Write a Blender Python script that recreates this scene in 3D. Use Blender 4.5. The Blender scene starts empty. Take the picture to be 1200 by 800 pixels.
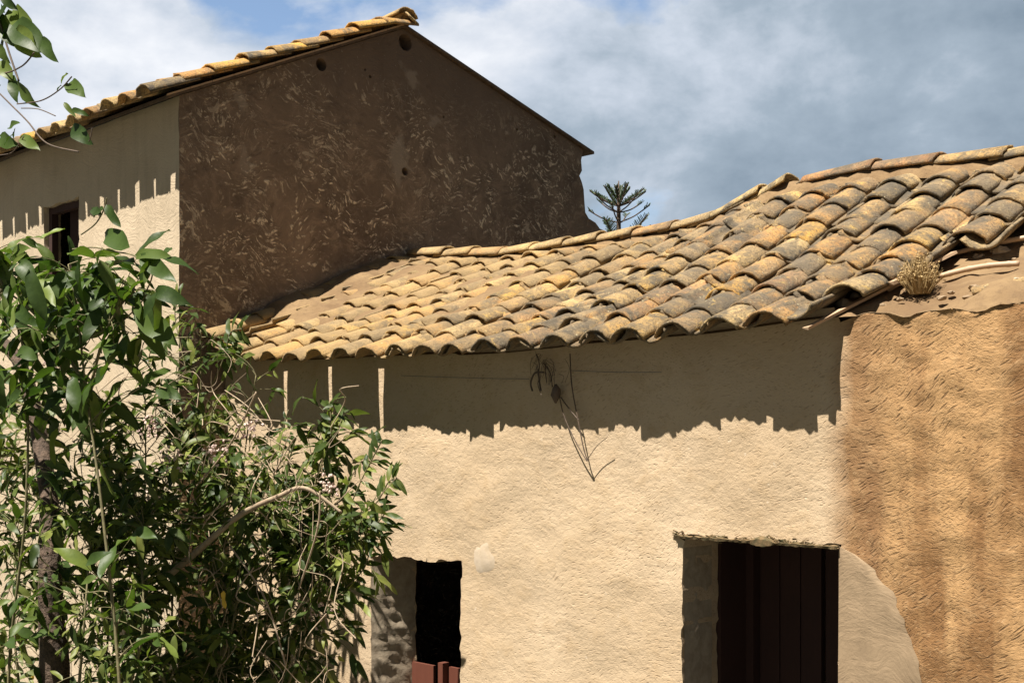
import bpy, math, random
from mathutils import Vector, noise, Matrix
random.seed(11)
R = random.Random(5)
sc = bpy.context.scene
COL = sc.collection
H = 2.35                      # eye height above the yard
F = 1470.0                    # focal length in photo pixels (1200 wide)
Q = math.sqrt(.5)

# ---------------------------------------------------------------- camera
cam_d = bpy.data.cameras.new('camera')
cam = bpy.data.objects.new('camera', cam_d); COL.objects.link(cam)
cam.location = (0, 0, H)
cam.rotation_euler = (math.radians(90), 0, math.radians(45))
cam_d.sensor_width = 36
cam_d.lens = 36 * F / 1200
cam_d.shift_y = 112 / 1200
cam_d.clip_start = .05; cam_d.clip_end = 3000
sc.camera = cam

# ---------------------------------------------------------------- light
SUN = Vector((-.03, -.43, .90)).normalized()          # towards the sun
sun_d = bpy.data.lights.new('sun', 'SUN'); sun_d.energy = 4.6
sun_d.angle = math.radians(.5); sun_d.color = (1, .93, .84)
sun = bpy.data.objects.new('sun', sun_d); COL.objects.link(sun)
sun.rotation_euler = SUN.to_track_quat('Z', 'Y').to_euler()
sc.view_settings.view_transform = 'Standard'
sc.view_settings.look = 'None'
sc.view_settings.exposure = 1.17
sc.view_settings.gamma = 1

def nt_new(nt):
    nt.nodes.clear()
    def N(t, **kw):
        n = nt.nodes.new(t)
        for k, v in kw.items():
            if k == 'inp':
                for a, b in v.items(): n.inputs[a].default_value = b
            else: setattr(n, k, v)
        return n
    return N, nt.links.new

def ramp(N, stops, interp='LINEAR'):
    r = N('ShaderNodeValToRGB'); e = r.color_ramp; e.interpolation = interp
    while len(e.elements) < len(stops): e.elements.new(.5)
    for el, (p, c) in zip(e.elements, stops):
        el.position = p; el.color = (c if len(c) == 4 else (*c, 1)) if isinstance(c, tuple) else (c, c, c, 1)
    return r

world = bpy.data.worlds.new('World'); sc.world = world; world.use_nodes = True
def build_world():
    N, L = nt_new(world.node_tree)
    out = N('ShaderNodeOutputWorld'); bg = N('ShaderNodeBackground', inp={'Strength': .075}); L(bg.outputs[0], out.inputs[0])
    sky = N('ShaderNodeTexSky', sky_type='NISHITA', sun_disc=False, sun_elevation=math.asin(SUN.z), sun_rotation=math.radians(180))
    tc = N('ShaderNodeTexCoord')
    mp = N('ShaderNodeMapping', inp={'Scale': (1.0, 1.0, 1.6), 'Location': (.37, .1, .35)}); L(tc.outputs['Generated'], mp.inputs[0])
    n1 = N('ShaderNodeTexNoise', inp={'Scale': 3.4, 'Detail': 9, 'Roughness': .55, 'Distortion': .15}); L(mp.outputs[0], n1.inputs[0])
    n2 = N('ShaderNodeTexNoise', inp={'Scale': 6.0, 'Detail': 10, 'Roughness': .58, 'Distortion': .1}); L(mp.outputs[0], n2.inputs[0])
    mask = ramp(N, [(.40, 0.), (.47, 1.)]); L(n1.outputs[0], mask.inputs[0])
    # broad dark bank to the right (north-east), brighter cloud to the left (west)
    dt = N('ShaderNodeVectorMath', operation='DOT_PRODUCT'); L(tc.outputs['Generated'], dt.inputs[0]); dt.inputs[1].default_value = (.72, .69, -.25)
    ma = N('ShaderNodeMapRange', inp={'From Min': -.20, 'From Max': .24, 'To Min': .12, 'To Max': -.20}); L(dt.outputs['Value'], ma.inputs[0])
    ad = N('ShaderNodeMath', operation='ADD'); L(n2.outputs[0], ad.inputs[0]); L(ma.outputs[0], ad.inputs[1])
    cl = ramp(N, [(.24, (1.5, 1.95, 2.45)), (.42, (2.3, 2.8, 3.35)), (.56, (3.7, 4.1, 4.7)), (.66, (4.7, 4.95, 5.4)), (.80, (6.0, 6.1, 6.3))]); L(ad.outputs[0], cl.inputs[0])
    # bright broken cloud stands over the north-west; unseen dark grey cloud is added elsewhere to deepen the shade
    dv = N('ShaderNodeVectorMath', operation='DOT_PRODUCT'); L(tc.outputs['Generated'], dv.inputs[0]); dv.inputs[1].default_value = (-.70, .70, -.12)
    cv = N('ShaderNodeMapRange', inp={'From Min': .66, 'From Max': .82}); L(dv.outputs['Value'], cv.inputs[0])
    gm = N('ShaderNodeMix', data_type='RGBA'); L(cv.outputs[0], gm.inputs[0])
    gc = ramp(N, [(.3, (.48, .58, .72)), (.7, (.9, 1.08, 1.3))]); L(n2.outputs[0], gc.inputs[0]); L(gc.outputs[0], gm.inputs[6]); L(cl.outputs[0], gm.inputs[7])
    iv = N('ShaderNodeMath', operation='SUBTRACT', inp={0: 1.}); L(cv.outputs[0], iv.inputs[1])
    mm = N('ShaderNodeMath', operation='MAXIMUM'); L(mask.outputs[0], mm.inputs[0]); L(iv.outputs[0], mm.inputs[1])
    mx = N('ShaderNodeMix', data_type='RGBA'); L(mm.outputs[0], mx.inputs[0]); L(sky.outputs[0], mx.inputs[6]); L(gm.outputs[2], mx.inputs[7])
    L(mx.outputs[2], bg.inputs[0])
build_world()

# ---------------------------------------------------------------- helpers
def P(x, y, Y=None, X=None, Z=None):
    """world point on the wall plane Y= or gable plane X= seen at photo pixel (x, y); used to measure the place"""
    xp = (x - 600) / F
    d = Vector((Q * (xp - 1), Q * (xp + 1), (512 - y) / F))
    t = Y / d.y if Y is not None else X / d.x if X is not None else Z
    return Vector((d.x * t, d.y * t, d.z * t + H))

def fn(p, s=1.0, o=0.0): return noise.noise(Vector(p) * s + Vector((o, o * 1.7, o * .3)))
def interp(tab, x):
    if x <= tab[0][0]: return tab[0][1]
    for (a, b), (c, d) in zip(tab, tab[1:]):
        if x <= c:
            t = (x - a) / (c - a); t = t * t * (3 - 2 * t)
            return b + (d - b) * t
    return tab[-1][1]

class MB:
    def __init__(s): s.v = []; s.f = []; s.a = []; s.m = []
    def add(s, vs, fs, a=0.5, m=0):
        o = len(s.v); s.v += [tuple(v) for v in vs]; s.a += [a] * len(vs)
        for f in fs: s.f.append(tuple(i + o for i in f)); s.m.append(m)
    def box(s, c, size, rot=None, a=.5, m=0, jit=0):
        vs = []
        for i in range(8):
            p = Vector(((i & 1) - .5, ((i >> 1) & 1) - .5, ((i >> 2) & 1) - .5))
            p = Vector((p.x * size[0], p.y * size[1], p.z * size[2]))
            if jit: p += Vector([R.uniform(-jit, jit) for _ in range(3)])
            if rot is not None: p = rot @ p
            vs.append(p + Vector(c))
        s.add(vs, [(0, 2, 3, 1), (4, 5, 7, 6), (0, 1, 5, 4), (2, 6, 7, 3), (0, 4, 6, 2), (1, 3, 7, 5)], a, m)
    def tube(s, pts, rads, n=6, a=.5, m=0, cap=True):
        pts = [Vector(p) for p in pts]
        if not isinstance(rads, (list, tuple)): rads = [rads] * len(pts)
        vs = []; up = Vector((.31, .21, .93))
        for i, p in enumerate(pts):
            t = (pts[min(i + 1, len(pts) - 1)] - pts[max(i - 1, 0)])
            t = t.normalized() if t.length > 1e-9 else Vector((0, 0, 1))
            u = t.cross(up)
            if u.length < .1: u = t.cross(Vector((1, 0, 0)))
            u.normalize(); w = t.cross(u)
            for k in range(n):
                g = 2 * math.pi * k / n
                vs.append(p + (u * math.cos(g) + w * math.sin(g)) * rads[i])
        fs = [(i * n + k, i * n + (k + 1) % n, (i + 1) * n + (k + 1) % n, (i + 1) * n + k) for i in range(len(pts) - 1) for k in range(n)]
        if cap: fs += [tuple(range(n))[::-1], tuple((len(pts) - 1) * n + k for k in range(n))]
        s.add(vs, fs, a, m)
    def build(s, name, mats, parent=None, smooth=False):
        me = bpy.data.meshes.new(name); me.from_pydata(s.v, [], s.f); me.update()
        at = me.attributes.new('rnd', 'FLOAT', 'POINT'); at.data.foreach_set('value', s.a)
        if not isinstance(mats, (list, tuple)): mats = [mats]
        for m in mats: me.materials.append(m)
        me.polygons.foreach_set('material_index', s.m)
        if smooth: me.polygons.foreach_set('use_smooth', [True] * len(me.polygons))
        o = bpy.data.objects.new(name, me); COL.objects.link(o)
        if parent:
            o.parent = parent
            o.matrix_parent_inverse = Matrix.Translation(parent.location).inverted()
        return o

def thing(name, label, cat, loc=(0, 0, 0), group=None):
    o = bpy.data.objects.new(name, None); COL.objects.link(o); o.location = loc
    o.empty_display_size = .2
    o['label'] = label; o['category'] = cat
    if group: o['group'] = group
    return o
def tag(o, label, cat, group=None):
    o['label'] = label; o['category'] = cat
    if group: o['group'] = group
    return o
def plabel(o, label): o['label'] = label; return o

# ---------------------------------------------------------------- materials
def mat_base(name, rough=.9):
    m = bpy.data.materials.new(name); m.use_nodes = True
    N, L = nt_new(m.node_tree)
    out = N('ShaderNodeOutputMaterial'); b = N('ShaderNodeBsdfPrincipled', inp={'Roughness': rough}); L(b.outputs[0], out.inputs[0])
    tc = N('ShaderNodeTexCoord')
    return m, N, L, b, tc, out
def mix(N, L, fac, a, b, blend='MIX'):
    x = N('ShaderNodeMix', data_type='RGBA', blend_type=blend)
    for i, v in ((0, fac), (6, a), (7, b)):
        if hasattr(v, 'links') or hasattr(v, 'is_linked'): L(v, x.inputs[i])
        else: x.inputs[i].default_value = v if i == 0 else (*v, 1)
    return x.outputs[2]
def math_(N, L, op, a, b=None, clamp=False):
    x = N('ShaderNodeMath', operation=op, use_clamp=clamp)
    for i, v in ((0, a), (1, b)):
        if v is None: continue
        if hasattr(v, 'is_linked'): L(v, x.inputs[i])
        else: x.inputs[i].default_value = v
    return x.outputs[0]
def noise_(N, L, vec, scale, detail=4, rough=.5, dist=0., mapping=None, rot=None, loc=None):
    if mapping or rot or loc:
        mp = N('ShaderNodeMapping')
        if mapping: mp.inputs['Scale'].default_value = mapping
        if rot: mp.inputs['Rotation'].default_value = rot
        if loc: mp.inputs['Location'].default_value = loc
        L(vec, mp.inputs[0]); vec = mp.outputs[0]
    n = N('ShaderNodeTexNoise', inp={'Scale': scale, 'Detail': detail, 'Roughness': rough, 'Distortion': dist}); L(vec, n.inputs[0])
    return n.outputs[0]
def rmp(N, L, src, stops, interp='LINEAR'):
    r = ramp(N, stops, interp); L(src, r.inputs[0]); return r.outputs[0]
def bump(N, L, b, h, strength=.5, dist=.02, prev=None):
    bp = N('ShaderNodeBump', inp={'Strength': strength, 'Distance': dist}); L(h, bp.inputs['Height'])
    if prev is not None: L(prev, bp.inputs['Normal'])
    L(bp.outputs[0], b.inputs['Normal']); return bp.outputs[0]
def warped(N, L, vec, scale, amt):
    n = N('ShaderNodeTexNoise', inp={'Scale': scale, 'Detail': 2}); L(vec, n.inputs[0])
    sb = N('ShaderNodeVectorMath', operation='SUBTRACT'); L(n.outputs['Color'], sb.inputs[0]); sb.inputs[1].default_value = (.5, .5, .5)
    sm = N('ShaderNodeVectorMath', operation='SCALE'); L(sb.outputs[0], sm.inputs[0]); sm.inputs['Scale'].default_value = amt
    ad = N('ShaderNodeVectorMath', operation='ADD'); L(vec, ad.inputs[0]); L(sm.outputs[0], ad.inputs[1])
    return ad.outputs[0]

XB = P(985, 600, Y=4.6).x            # where pale plaster gives way to the bare mud render
def dashes(N, L, vec, scale, stretch, ang, width, seed, turn=.0):
    """short straw-like strokes: thin stretched cells, switched on and off by noise"""
    mp = N('ShaderNodeMapping'); mp.inputs['Rotation'].default_value = (0, ang, 0); mp.inputs['Location'].default_value = (seed, seed * .7, seed * 1.3)
    L(vec, mp.inputs[0])
    mp2 = N('ShaderNodeMapping'); mp2.inputs['Scale'].default_value = (1, 1, stretch); L(mp.outputs[0], mp2.inputs[0])
    vo = N('ShaderNodeTexVoronoi', inp={'Scale': scale, 'Randomness': 1.0}); L(mp2.outputs[0], vo.inputs['Vector'])
    return rmp(N, L, vo.outputs['Distance'], [(width * .55, 1.), (width, 0.)])
def mat_plaster():
    m, N, L, b, tc, _ = mat_base('lime_and_mud_render', .95)
    v = tc.outputs['Object']
    w = warped(N, L, v, 1.6, .34)
    # cream plaster: lumpy, with trowel strokes and pits
    lump = noise_(N, L, v, 9, 8, .66, .1, (1, 1, 1.5))
    fine = noise_(N, L, v, 60, 6, .7, .1)
    big = noise_(N, L, v, 1.5, 4, .55)
    mid = noise_(N, L, v, 3.1, 4, .55, 0, None, None, (5, 1, 2))
    da = math_(N, L, 'MULTIPLY', dashes(N, L, w, 24, 4.2, .35, .30, 0), rmp(N, L, mid, [(.42, .15), (.6, 1.)]))
    db = math_(N, L, 'MULTIPLY', dashes(N, L, w, 33, 4.0, -.45, .26, 3), rmp(N, L, mid, [(.4, 1.), (.55, .1)]))
    dsh = math_(N, L, 'MAXIMUM', da, db)
    c1 = mix(N, L, rmp(N, L, big, [(.3, 0.), (.7, 1.)]), (.515, .385, .240), (.595, .46, .305))
    c1 = mix(N, L, rmp(N, L, lump, [(.5, 0.), (.7, .5)]), c1, (.46, .325, .18))
    c1 = mix(N, L, math_(N, L, 'MULTIPLY', dsh, .42), c1, (.26, .16, .085))
    c1 = mix(N, L, rmp(N, L, noise_(N, L, v, 38, 3, .6, 0, None, None, (2, 2, 9)), [(.68, 0.), (.73, .5)]), c1, (.68, .58, .45))
    # mud render: thick straw strokes
    w2 = warped(N, L, v, 2.6, .22)
    lump2 = noise_(N, L, w2, 9, 10, .74, .0, (1, 1, 1.6), (0, .5, 0))
    band = noise_(N, L, v, 2.4, 4, .55, 0, (1.9, 1, .22), None, (.35, 0, 0))
    m1 = rmp(N, L, mid, [(.38, .25), (.55, 1.)])
    dk = math_(N, L, 'MULTIPLY', dashes(N, L, w2, 12, 5.5, .52, .30, 1), m1)
    df = dashes(N, L, w2, 30, 5.5, .44, .30, 7)
    dg_ = math_(N, L, 'MULTIPLY', dashes(N, L, w2, 24, 5.0, -.30, .28, 4), rmp(N, L, mid, [(.4, .9), (.55, .1)]))
    dl = dashes(N, L, w2, 21, 5.0, .55, .26, 12)
    c2 = mix(N, L, rmp(N, L, band, [(.44, 0.), (.56, 1.)]), (.26, .135, .050), (.46, .275, .12))
    sxx = N('ShaderNodeSeparateXYZ'); L(v, sxx.inputs[0])
    lb1 = N('ShaderNodeMapRange', interpolation_type='SMOOTHSTEP', inp={'From Min': XB + .10, 'From Max': XB + .36, 'To Min': .75, 'To Max': 0.}); L(math_(N, L, 'ADD', sxx.outputs[0], math_(N, L, 'MULTIPLY', math_(N, L, 'SUBTRACT', band, .5), .5)), lb1.inputs[0])
    c2 = mix(N, L, lb1.outputs[0], c2, (.25, .135, .058))
    c2 = mix(N, L, rmp(N, L, lump2, [(.5, 0.), (.72, .45)]), c2, (.50, .33, .165))
    c2 = mix(N, L, math_(N, L, 'MULTIPLY', dl, .4), c2, (.54, .37, .20))
    dkk = math_(N, L, 'MAXIMUM', math_(N, L, 'MAXIMUM', dk, dg_), df)
    c2 = mix(N, L, math_(N, L, 'MULTIPLY', dkk, .66), c2, (.10, .05, .02))
    sx = N('ShaderNodeSeparateXYZ'); L(v, sx.inputs[0])
    edge = math_(N, L, 'ADD', sx.outputs[0], math_(N, L, 'MULTIPLY', math_(N, L, 'SUBTRACT', noise_(N, L, v, 3.5, 5, .6), .5), .16))
    mr = N('ShaderNodeMapRange', inp={'From Min': XB - .07, 'From Max': XB + .05}); L(edge, mr.inputs[0])
    msk = mr.outputs[0]
    L(mix(N, L, msk, c1, c2), b.inputs['Base Color'])
    h1 = math_(N, L, 'ADD', math_(N, L, 'MULTIPLY', lump, .75), math_(N, L, 'MULTIPLY', fine, .22))
    h1 = math_(N, L, 'SUBTRACT', h1, math_(N, L, 'MULTIPLY', dsh, .13))
    h2 = math_(N, L, 'SUBTRACT', math_(N, L, 'MULTIPLY', lump2, 1.15), math_(N, L, 'MULTIPLY', dkk, .26))
    h2 = math_(N, L, 'ADD', h2, math_(N, L, 'MULTIPLY', fine, .25))
    hm = N('ShaderNodeMix', data_type='FLOAT'); L(msk, hm.inputs[0]); L(h1, hm.inputs[2]); L(h2, hm.inputs[3])
    bump(N, L, b, hm.outputs[0], .62, .021)
    return m
def mat_smooth_plaster(name, ca, cb, bs=.35):
    m, N, L, b, tc, _ = mat_base(name, .9)
    v = tc.outputs['Object']
    big = noise_(N, L, v, 2.0, 5, .6)
    streak = noise_(N, L, v, 5, 4, .6, .2, (2.5, 2.5, .35))
    c = mix(N, L, rmp(N, L, big, [(.3, 0.), (.7, 1.)]), ca, cb)
    c = mix(N, L, rmp(N, L, streak, [(.5, 0.), (.8, .5)]), c, tuple(x * .7 for x in ca))
    w = warped(N, L, v, 2, .7)
    sc_ = noise_(N, L, w, 16, 5, .6, .4, (1, 1, 3), (0, -.5, 0))
    L(c, b.inputs['Base Color'])
    bump(N, L, b, math_(N, L, 'ADD', sc_, math_(N, L, 'MULTIPLY', noise_(N, L, v, 60, 4, .6), .3)), bs, .012)
    return m
XG = -7.30     # shaded gable plane of the tall house
SPOTS = [(P(px, py, X=XG).y, P(px, py, X=XG).z, r_, a_) for px, py, r_, a_ in ((470, 188, .13, .8), (284, 125, .07, .6), (484, 88, .06, .6), (287, 188, .07, .45), (508, 148, .05, .7))]
def mat_gable():
    m, N, L, b, tc, _ = mat_base('dark_weathered_render', .9)
    v = tc.outputs['Object']
    w = warped(N, L, v, 1.7, .8)
    big = noise_(N, L, v, 1.1, 5, .6, .3)
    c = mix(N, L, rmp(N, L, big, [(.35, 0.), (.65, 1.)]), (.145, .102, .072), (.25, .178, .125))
    st = noise_(N, L, v, 3, 5, .6, .2, (1.5, 1.5, .3))
    c = mix(N, L, rmp(N, L, st, [(.5, 0.), (.75, .5)]), c, (.085, .062, .047))
    sx = N('ShaderNodeSeparateXYZ'); L(v, sx.inputs[0])
    # lighter render left showing on the lower half
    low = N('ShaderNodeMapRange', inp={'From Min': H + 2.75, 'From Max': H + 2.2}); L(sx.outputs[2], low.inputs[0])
    f1 = noise_(N, L, w, 12, 8, .70, .25, (1, 1, 2.0), (.45, 0, 0))
    fl = rmp(N, L, f1, [(.555, 0.), (.585, 1.), (.63, .8), (.70, .3)])
    f2 = noise_(N, L, w, 24, 6, .7, .3, (1, 1, 2.2), (-.5, 0, 0), (4, 2, 1))
    fl2 = rmp(N, L, f2, [(.60, 0.), (.645, 1.)])
    patch = rmp(N, L, noise_(N, L, v, 2.3, 3, .5, .3, None, None, (7, 3, 5)), [(.44, 0.), (.60, 1.)])
    wy = warped(N, L, warped(N, L, v, 2.3, .5), 9, .10)
    def dash_y(scale, stretch, ang, width, seed):
        mp = N('ShaderNodeMapping'); mp.inputs['Rotation'].default_value = (ang, 0, 0); mp.inputs['Location'].default_value = (seed, seed * .7, seed * 1.3); L(wy, mp.inputs[0])
        m2 = N('ShaderNodeMapping'); m2.inputs['Scale'].default_value = (1, 1, stretch); L(mp.outputs[0], m2.inputs[0])
        vo = N('ShaderNodeTexVoronoi', inp={'Scale': scale, 'Randomness': 1.0}); L(m2.outputs[0], vo.inputs['Vector'])
        return rmp(N, L, vo.outputs['Distance'], [(width * .7, 1.), (width, 0.)])
    gate = noise_(N, L, v, 2.2, 7, .68, .3, None, None, (2, 2, 2))
    gate2 = noise_(N, L, v, 7, 4, .6, .2, None, None, (6, 2, 2))
    g2 = rmp(N, L, gate2, [(.46, 0.), (.53, 1.)])
    d1 = math_(N, L, 'MULTIPLY', dash_y(6, 4.4, .45, .25, 0), rmp(N, L, gate, [(.44, 0.), (.50, 1.)]))
    d2 = math_(N, L, 'MULTIPLY', dash_y(9, 3.2, -.4, .32, 5), math_(N, L, 'MULTIPLY', g2, rmp(N, L, gate, [(.45, 0.), (.52, 1.)])))
    d3 = math_(N, L, 'MULTIPLY', dash_y(20, 2.6, .15, .30, 9), math_(N, L, 'MULTIPLY', g2, rmp(N, L, gate, [(.40, 0.), (.52, .8)])))
    rag = rmp(N, L, noise_(N, L, v, 40, 5, .7), [(.40, 0.), (.52, 1.)])
    dd = math_(N, L, 'MULTIPLY', math_(N, L, 'MAXIMUM', math_(N, L, 'MAXIMUM', d1, d2), d3), rag)
    fm = math_(N, L, 'MAXIMUM', math_(N, L, 'MULTIPLY', dd, low.outputs[0]), math_(N, L, 'MULTIPLY', math_(N, L, 'MULTIPLY', math_(N, L, 'MAXIMUM', fl, fl2), .6), math_(N, L, 'MULTIPLY', low.outputs[0], patch)))
    rel = noise_(N, L, wy, 8, 9, .74, .2, (1, 1, 1.7), (.4, 0, 0), (1, 5, 3))
    c = mix(N, L, math_(N, L, 'MULTIPLY', rmp(N, L, rel, [(.50, 0.), (.60, .75)]), low.outputs[0]), c, (.31, .225, .16))  # relief painted into the colour: ridges lightened as if catching light
    c = mix(N, L, rmp(N, L, rel, [(.36, .55), (.44, 0.)]), c, (.075, .052, .038))  # hollows between the ridges painted darker as shade
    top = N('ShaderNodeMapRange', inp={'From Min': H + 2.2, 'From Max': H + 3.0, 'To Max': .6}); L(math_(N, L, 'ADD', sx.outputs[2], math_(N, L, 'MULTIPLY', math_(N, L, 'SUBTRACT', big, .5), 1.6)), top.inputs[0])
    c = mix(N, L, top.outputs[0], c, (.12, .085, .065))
    sp = rmp(N, L, noise_(N, L, v, 55, 2, .5), [(.72, 0.), (.76, .5)])
    c = mix(N, L, math_(N, L, 'MULTIPLY', fm, 1.), c, (.80, .66, .49))
    c = mix(N, L, sp, c, (.5, .43, .35))
    # pale mended spots and the streak below the upper vent
    for (py, pz, rr, amt) in SPOTS:
        dd_ = N('ShaderNodeVectorMath', operation='DISTANCE'); 
        mpp = N('ShaderNodeMapping'); mpp.inputs['Scale'].default_value = (0, 1, .6); L(wy, mpp.inputs[0])
        L(mpp.outputs[0], dd_.inputs[0]); dd_.inputs[1].default_value = (0, py, pz * .6)
        rg = math_(N, L, 'ADD', dd_.outputs['Value'], math_(N, L, 'MULTIPLY', math_(N, L, 'SUBTRACT', noise_(N, L, v, 14, 5, .6), .5), rr * 1.2))
        mk = N('ShaderNodeMapRange', inp={'From Min': rr, 'From Max': rr * .6, 'To Max': amt}); L(rg, mk.inputs[0])
        c = mix(N, L, mk.outputs[0], c, (.33, .27, .21))
    L(c, b.inputs['Base Color'])
    strokes = noise_(N, L, w, 14, 8, .7, .1, (1, 1, 1.8), (.4, 0, 0))
    hh = math_(N, L, 'ADD', math_(N, L, 'MULTIPLY', fm, .5), strokes)
    bump(N, L, b, hh, .55, .03)
    return m
def mat_tile(name, warm=1.0, dark=.0, dust=0.):
    m, N, L, b, tc, _ = mat_base(name, .92)
    v = tc.outputs['Object']
    at = N('ShaderNodeAttribute', attribute_name='rnd')
    r = at.outputs['Fac']
    base = rmp(N, L, r, [(0, (.075, .058, .046)), (.12, (.13, .098, .070)), (.22, (.27, .155, .065)), (.36, (.36, .175, .055)), (.48, (.38, .235, .10)), (.62, (.50, .36, .18)),
                         (.74, (.33, .15, .065)), (.82, (.53, .30, .055)), (.90, (.46, .33, .18)), (1, (.20, .14, .09))])
    n1 = noise_(N, L, v, 5.5, 6, .65, .4)
    n2 = noise_(N, L, v, 26, 6, .7, .3)
    n3 = noise_(N, L, v, 95, 3, .6)
    c = mix(N, L, rmp(N, L, n2, [(.40, 0.), (.65, .55)]), base, (.43, .30, .14))
    c = mix(N, L, rmp(N, L, noise_(N, L, v, 9, 5, .65, .5, None, None, (3, 1, 2)), [(.58, 0.), (.68, .6)]), c, (.45, .24, .075))
    stain = rmp(N, L, noise_(N, L, v, 3.2, 7, .68, .3, None, None, (1, 8, 2)), [(.42 - dark, 0.), (.56 - dark, .72)])
    c = mix(N, L, stain, c, (.17, .125, .085))
    lich = math_(N, L, 'ADD', rmp(N, L, n1, [(.47 - dark, 0.), (.60 - dark, .85)]), math_(N, L, 'MULTIPLY', math_(N, L, 'SUBTRACT', n2, .5), 1.9), True)
    c = mix(N, L, lich, c, (.080, .066, .052))
    c = mix(N, L, rmp(N, L, noise_(N, L, v, 14, 6, .7, .6, None, None, (9, 1, 4)), [(.60, 0.), (.67, .7)]), c, (.47, .31, .10))
    c = mix(N, L, rmp(N, L, n3, [(.52, 0.), (.64, .7)]), c, (.07, .055, .04))
    c = mix(N, L, rmp(N, L, noise_(N, L, v, 60, 3, .6, 0, None, None, (5, 5, 5)), [(.64, 0.), (.72, .6)]), c, (.52, .46, .32))
    if dust:
        sr = N('ShaderNodeSeparateXYZ'); L(v, sr.inputs[0])
        rm_ = N('ShaderNodeMapRange', inp={'From Min': -5.2, 'From Max': -3.6, 'To Max': .62}); L(sr.outputs[0], rm_.inputs[0])
        gr = rmp(N, L, noise_(N, L, v, 6.5, 8, .72, .3, None, None, (4, 4, 1)), [(.47, 0.), (.56, .9)])
        c = mix(N, L, math_(N, L, 'MULTIPLY', rm_.outputs[0], gr), c, (.085, .072, .060))
        sx = N('ShaderNodeSeparateXYZ'); L(v, sx.inputs[0])
        dm = N('ShaderNodeMapRange', inp={'From Min': -4.3, 'From Max': -6.0}); L(sx.outputs[0], dm.inputs[0])
        dn = rmp(N, L, noise_(N, L, v, 4, 5, .6), [(.35, .35), (.55, 1.)])
        c = mix(N, L, math_(N, L, 'MULTIPLY', math_(N, L, 'MULTIPLY', dm.outputs[0], dn), dust), c, (.32, .215, .105))
    c = mix(N, L, 1., c, (1.16, 1.16, 1.02), 'MULTIPLY')
    L(c, b.inputs['Base Color'])
    bump(N, L, b, math_(N, L, 'ADD', n2, math_(N, L, 'MULTIPLY', n3, .6)), .8, .010)
    return m
def mat_mud():
    m, N, L, b, tc, _ = mat_base('dried_mud', .95)
    v = tc.outputs['Object']
    n1 = noise_(N, L, v, 4, 6, .6, .4); n2 = noise_(N, L, v, 30, 5, .65)
    c = mix(N, L, rmp(N, L, n1, [(.35, 0.), (.65, 1.)]), (.16, .098, .046), (.25, .165, .080))
    c = mix(N, L, rmp(N, L, n2, [(.5, 0.), (.7, .6)]), c, (.14, .088, .045))
    L(c, b.inputs['Base Color'])
    bump(N, L, b, math_(N, L, 'ADD', n1, math_(N, L, 'MULTIPLY', n2, .5)), .8, .025)
    return m
def mat_wood(name, ca, cb, rough=.7, scale=30):
    m, N, L, b, tc, _ = mat_base(name, rough)
    v = tc.outputs['Object']
    n = noise_(N, L, v, scale, 5, .6, .3, (1, 1, .07)); n2 = noise_(N, L, v, 3, 3)
    c = mix(N, L, n, ca, cb); c = mix(N, L, rmp(N, L, n2, [(.4, 0.), (.7, .5)]), c, tuple(x * .6 for x in ca))
    L(c, b.inputs['Base Color']); bump(N, L, b, n, .4, .004)
    return m
def mat_simple(name, ca, cb, rough=.8, scale=12, bs=.4, bd=.01):
    m, N, L, b, tc, _ = mat_base(name, rough)
    n = noise_(N, L, tc.outputs['Object'], scale, 5, .6, .3)
    L(mix(N, L, rmp(N, L, n, [(.35, 0.), (.65, 1.)]), ca, cb), b.inputs['Base Color'])
    bump(N, L, b, n, bs, bd); return m
def mat_leaf(name, ca, cb, cc):
    m, N, L, b, tc, out = mat_base(name, .46)
    b.inputs['Specular IOR Level'].default_value = .25
    at = N('ShaderNodeAttribute', attribute_name='rnd')
    c = rmp(N, L, at.outputs['Fac'], [(0, ca), (.5, cb), (.93, cc), (1, tuple(x * 1.4 for x in cc))])
    n = noise_(N, L, tc.outputs['Object'], 45, 3)
    c = mix(N, L, rmp(N, L, n, [(.4, 0.), (.75, .35)]), c, tuple(x * 1.3 for x in cb))
    L(c, b.inputs['Base Color'])
    bump(N, L, b, n, .25, .004)
    tr = N('ShaderNodeBsdfTranslucent'); L(mix(N, L, 1., c, (1.5, 1.9, .7), 'MULTIPLY'), tr.inputs[0])
    ms = N('ShaderNodeMixShader', inp={0: .22}); L(b.outputs[0], ms.inputs[1]); L(tr.outputs[0], ms.inputs[2]); L(ms.outputs[0], out.inputs[0])
    return m

M_wall = mat_plaster()
M_tallwall = mat_smooth_plaster('cream_plaster', (.50, .40, .27), (.60, .49, .345), .45)
M_patch = mat_smooth_plaster('smooth_grey_plaster', (.27, .19, .112), (.35, .255, .155), .35)
M_gable = mat_gable()
M_tile = mat_tile('old_clay_tile', dust=.62)
M_tile2 = mat_tile('clay_tile_upper', dark=-.06)
M_mud = mat_mud()
M_wood = mat_wood('grey_wood', (.16, .11, .075), (.30, .22, .15))
M_red = mat_wood('red_brown_paint', (.11, .036, .022), (.16, .055, .034), .55)
M_door = mat_wood('dark_door_wood', (.042, .017, .012), (.055, .022, .015), .85)
M_cane = mat_wood('dry_cane', (.46, .31, .19), (.58, .42, .27), .5)
M_dark = mat_simple('interior_shade_tone', (.03, .025, .022), (.05, .04, .035))  # near-black colour paints in the shade of the rooms
M_stone = mat_simple('rubble_stone', (.34, .27, .19), (.48, .40, .29), scale=20)
M_ground = mat_simple('yard_earth', (.035, .037, .024), (.065, .06, .038), scale=3)
M_bark = mat_simple('bark', (.05, .032, .02), (.13, .085, .055), scale=30, bs=1., bd=.03)
M_stem = mat_simple('green_stem', (.12, .11, .05), (.22, .19, .09), scale=20)
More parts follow.
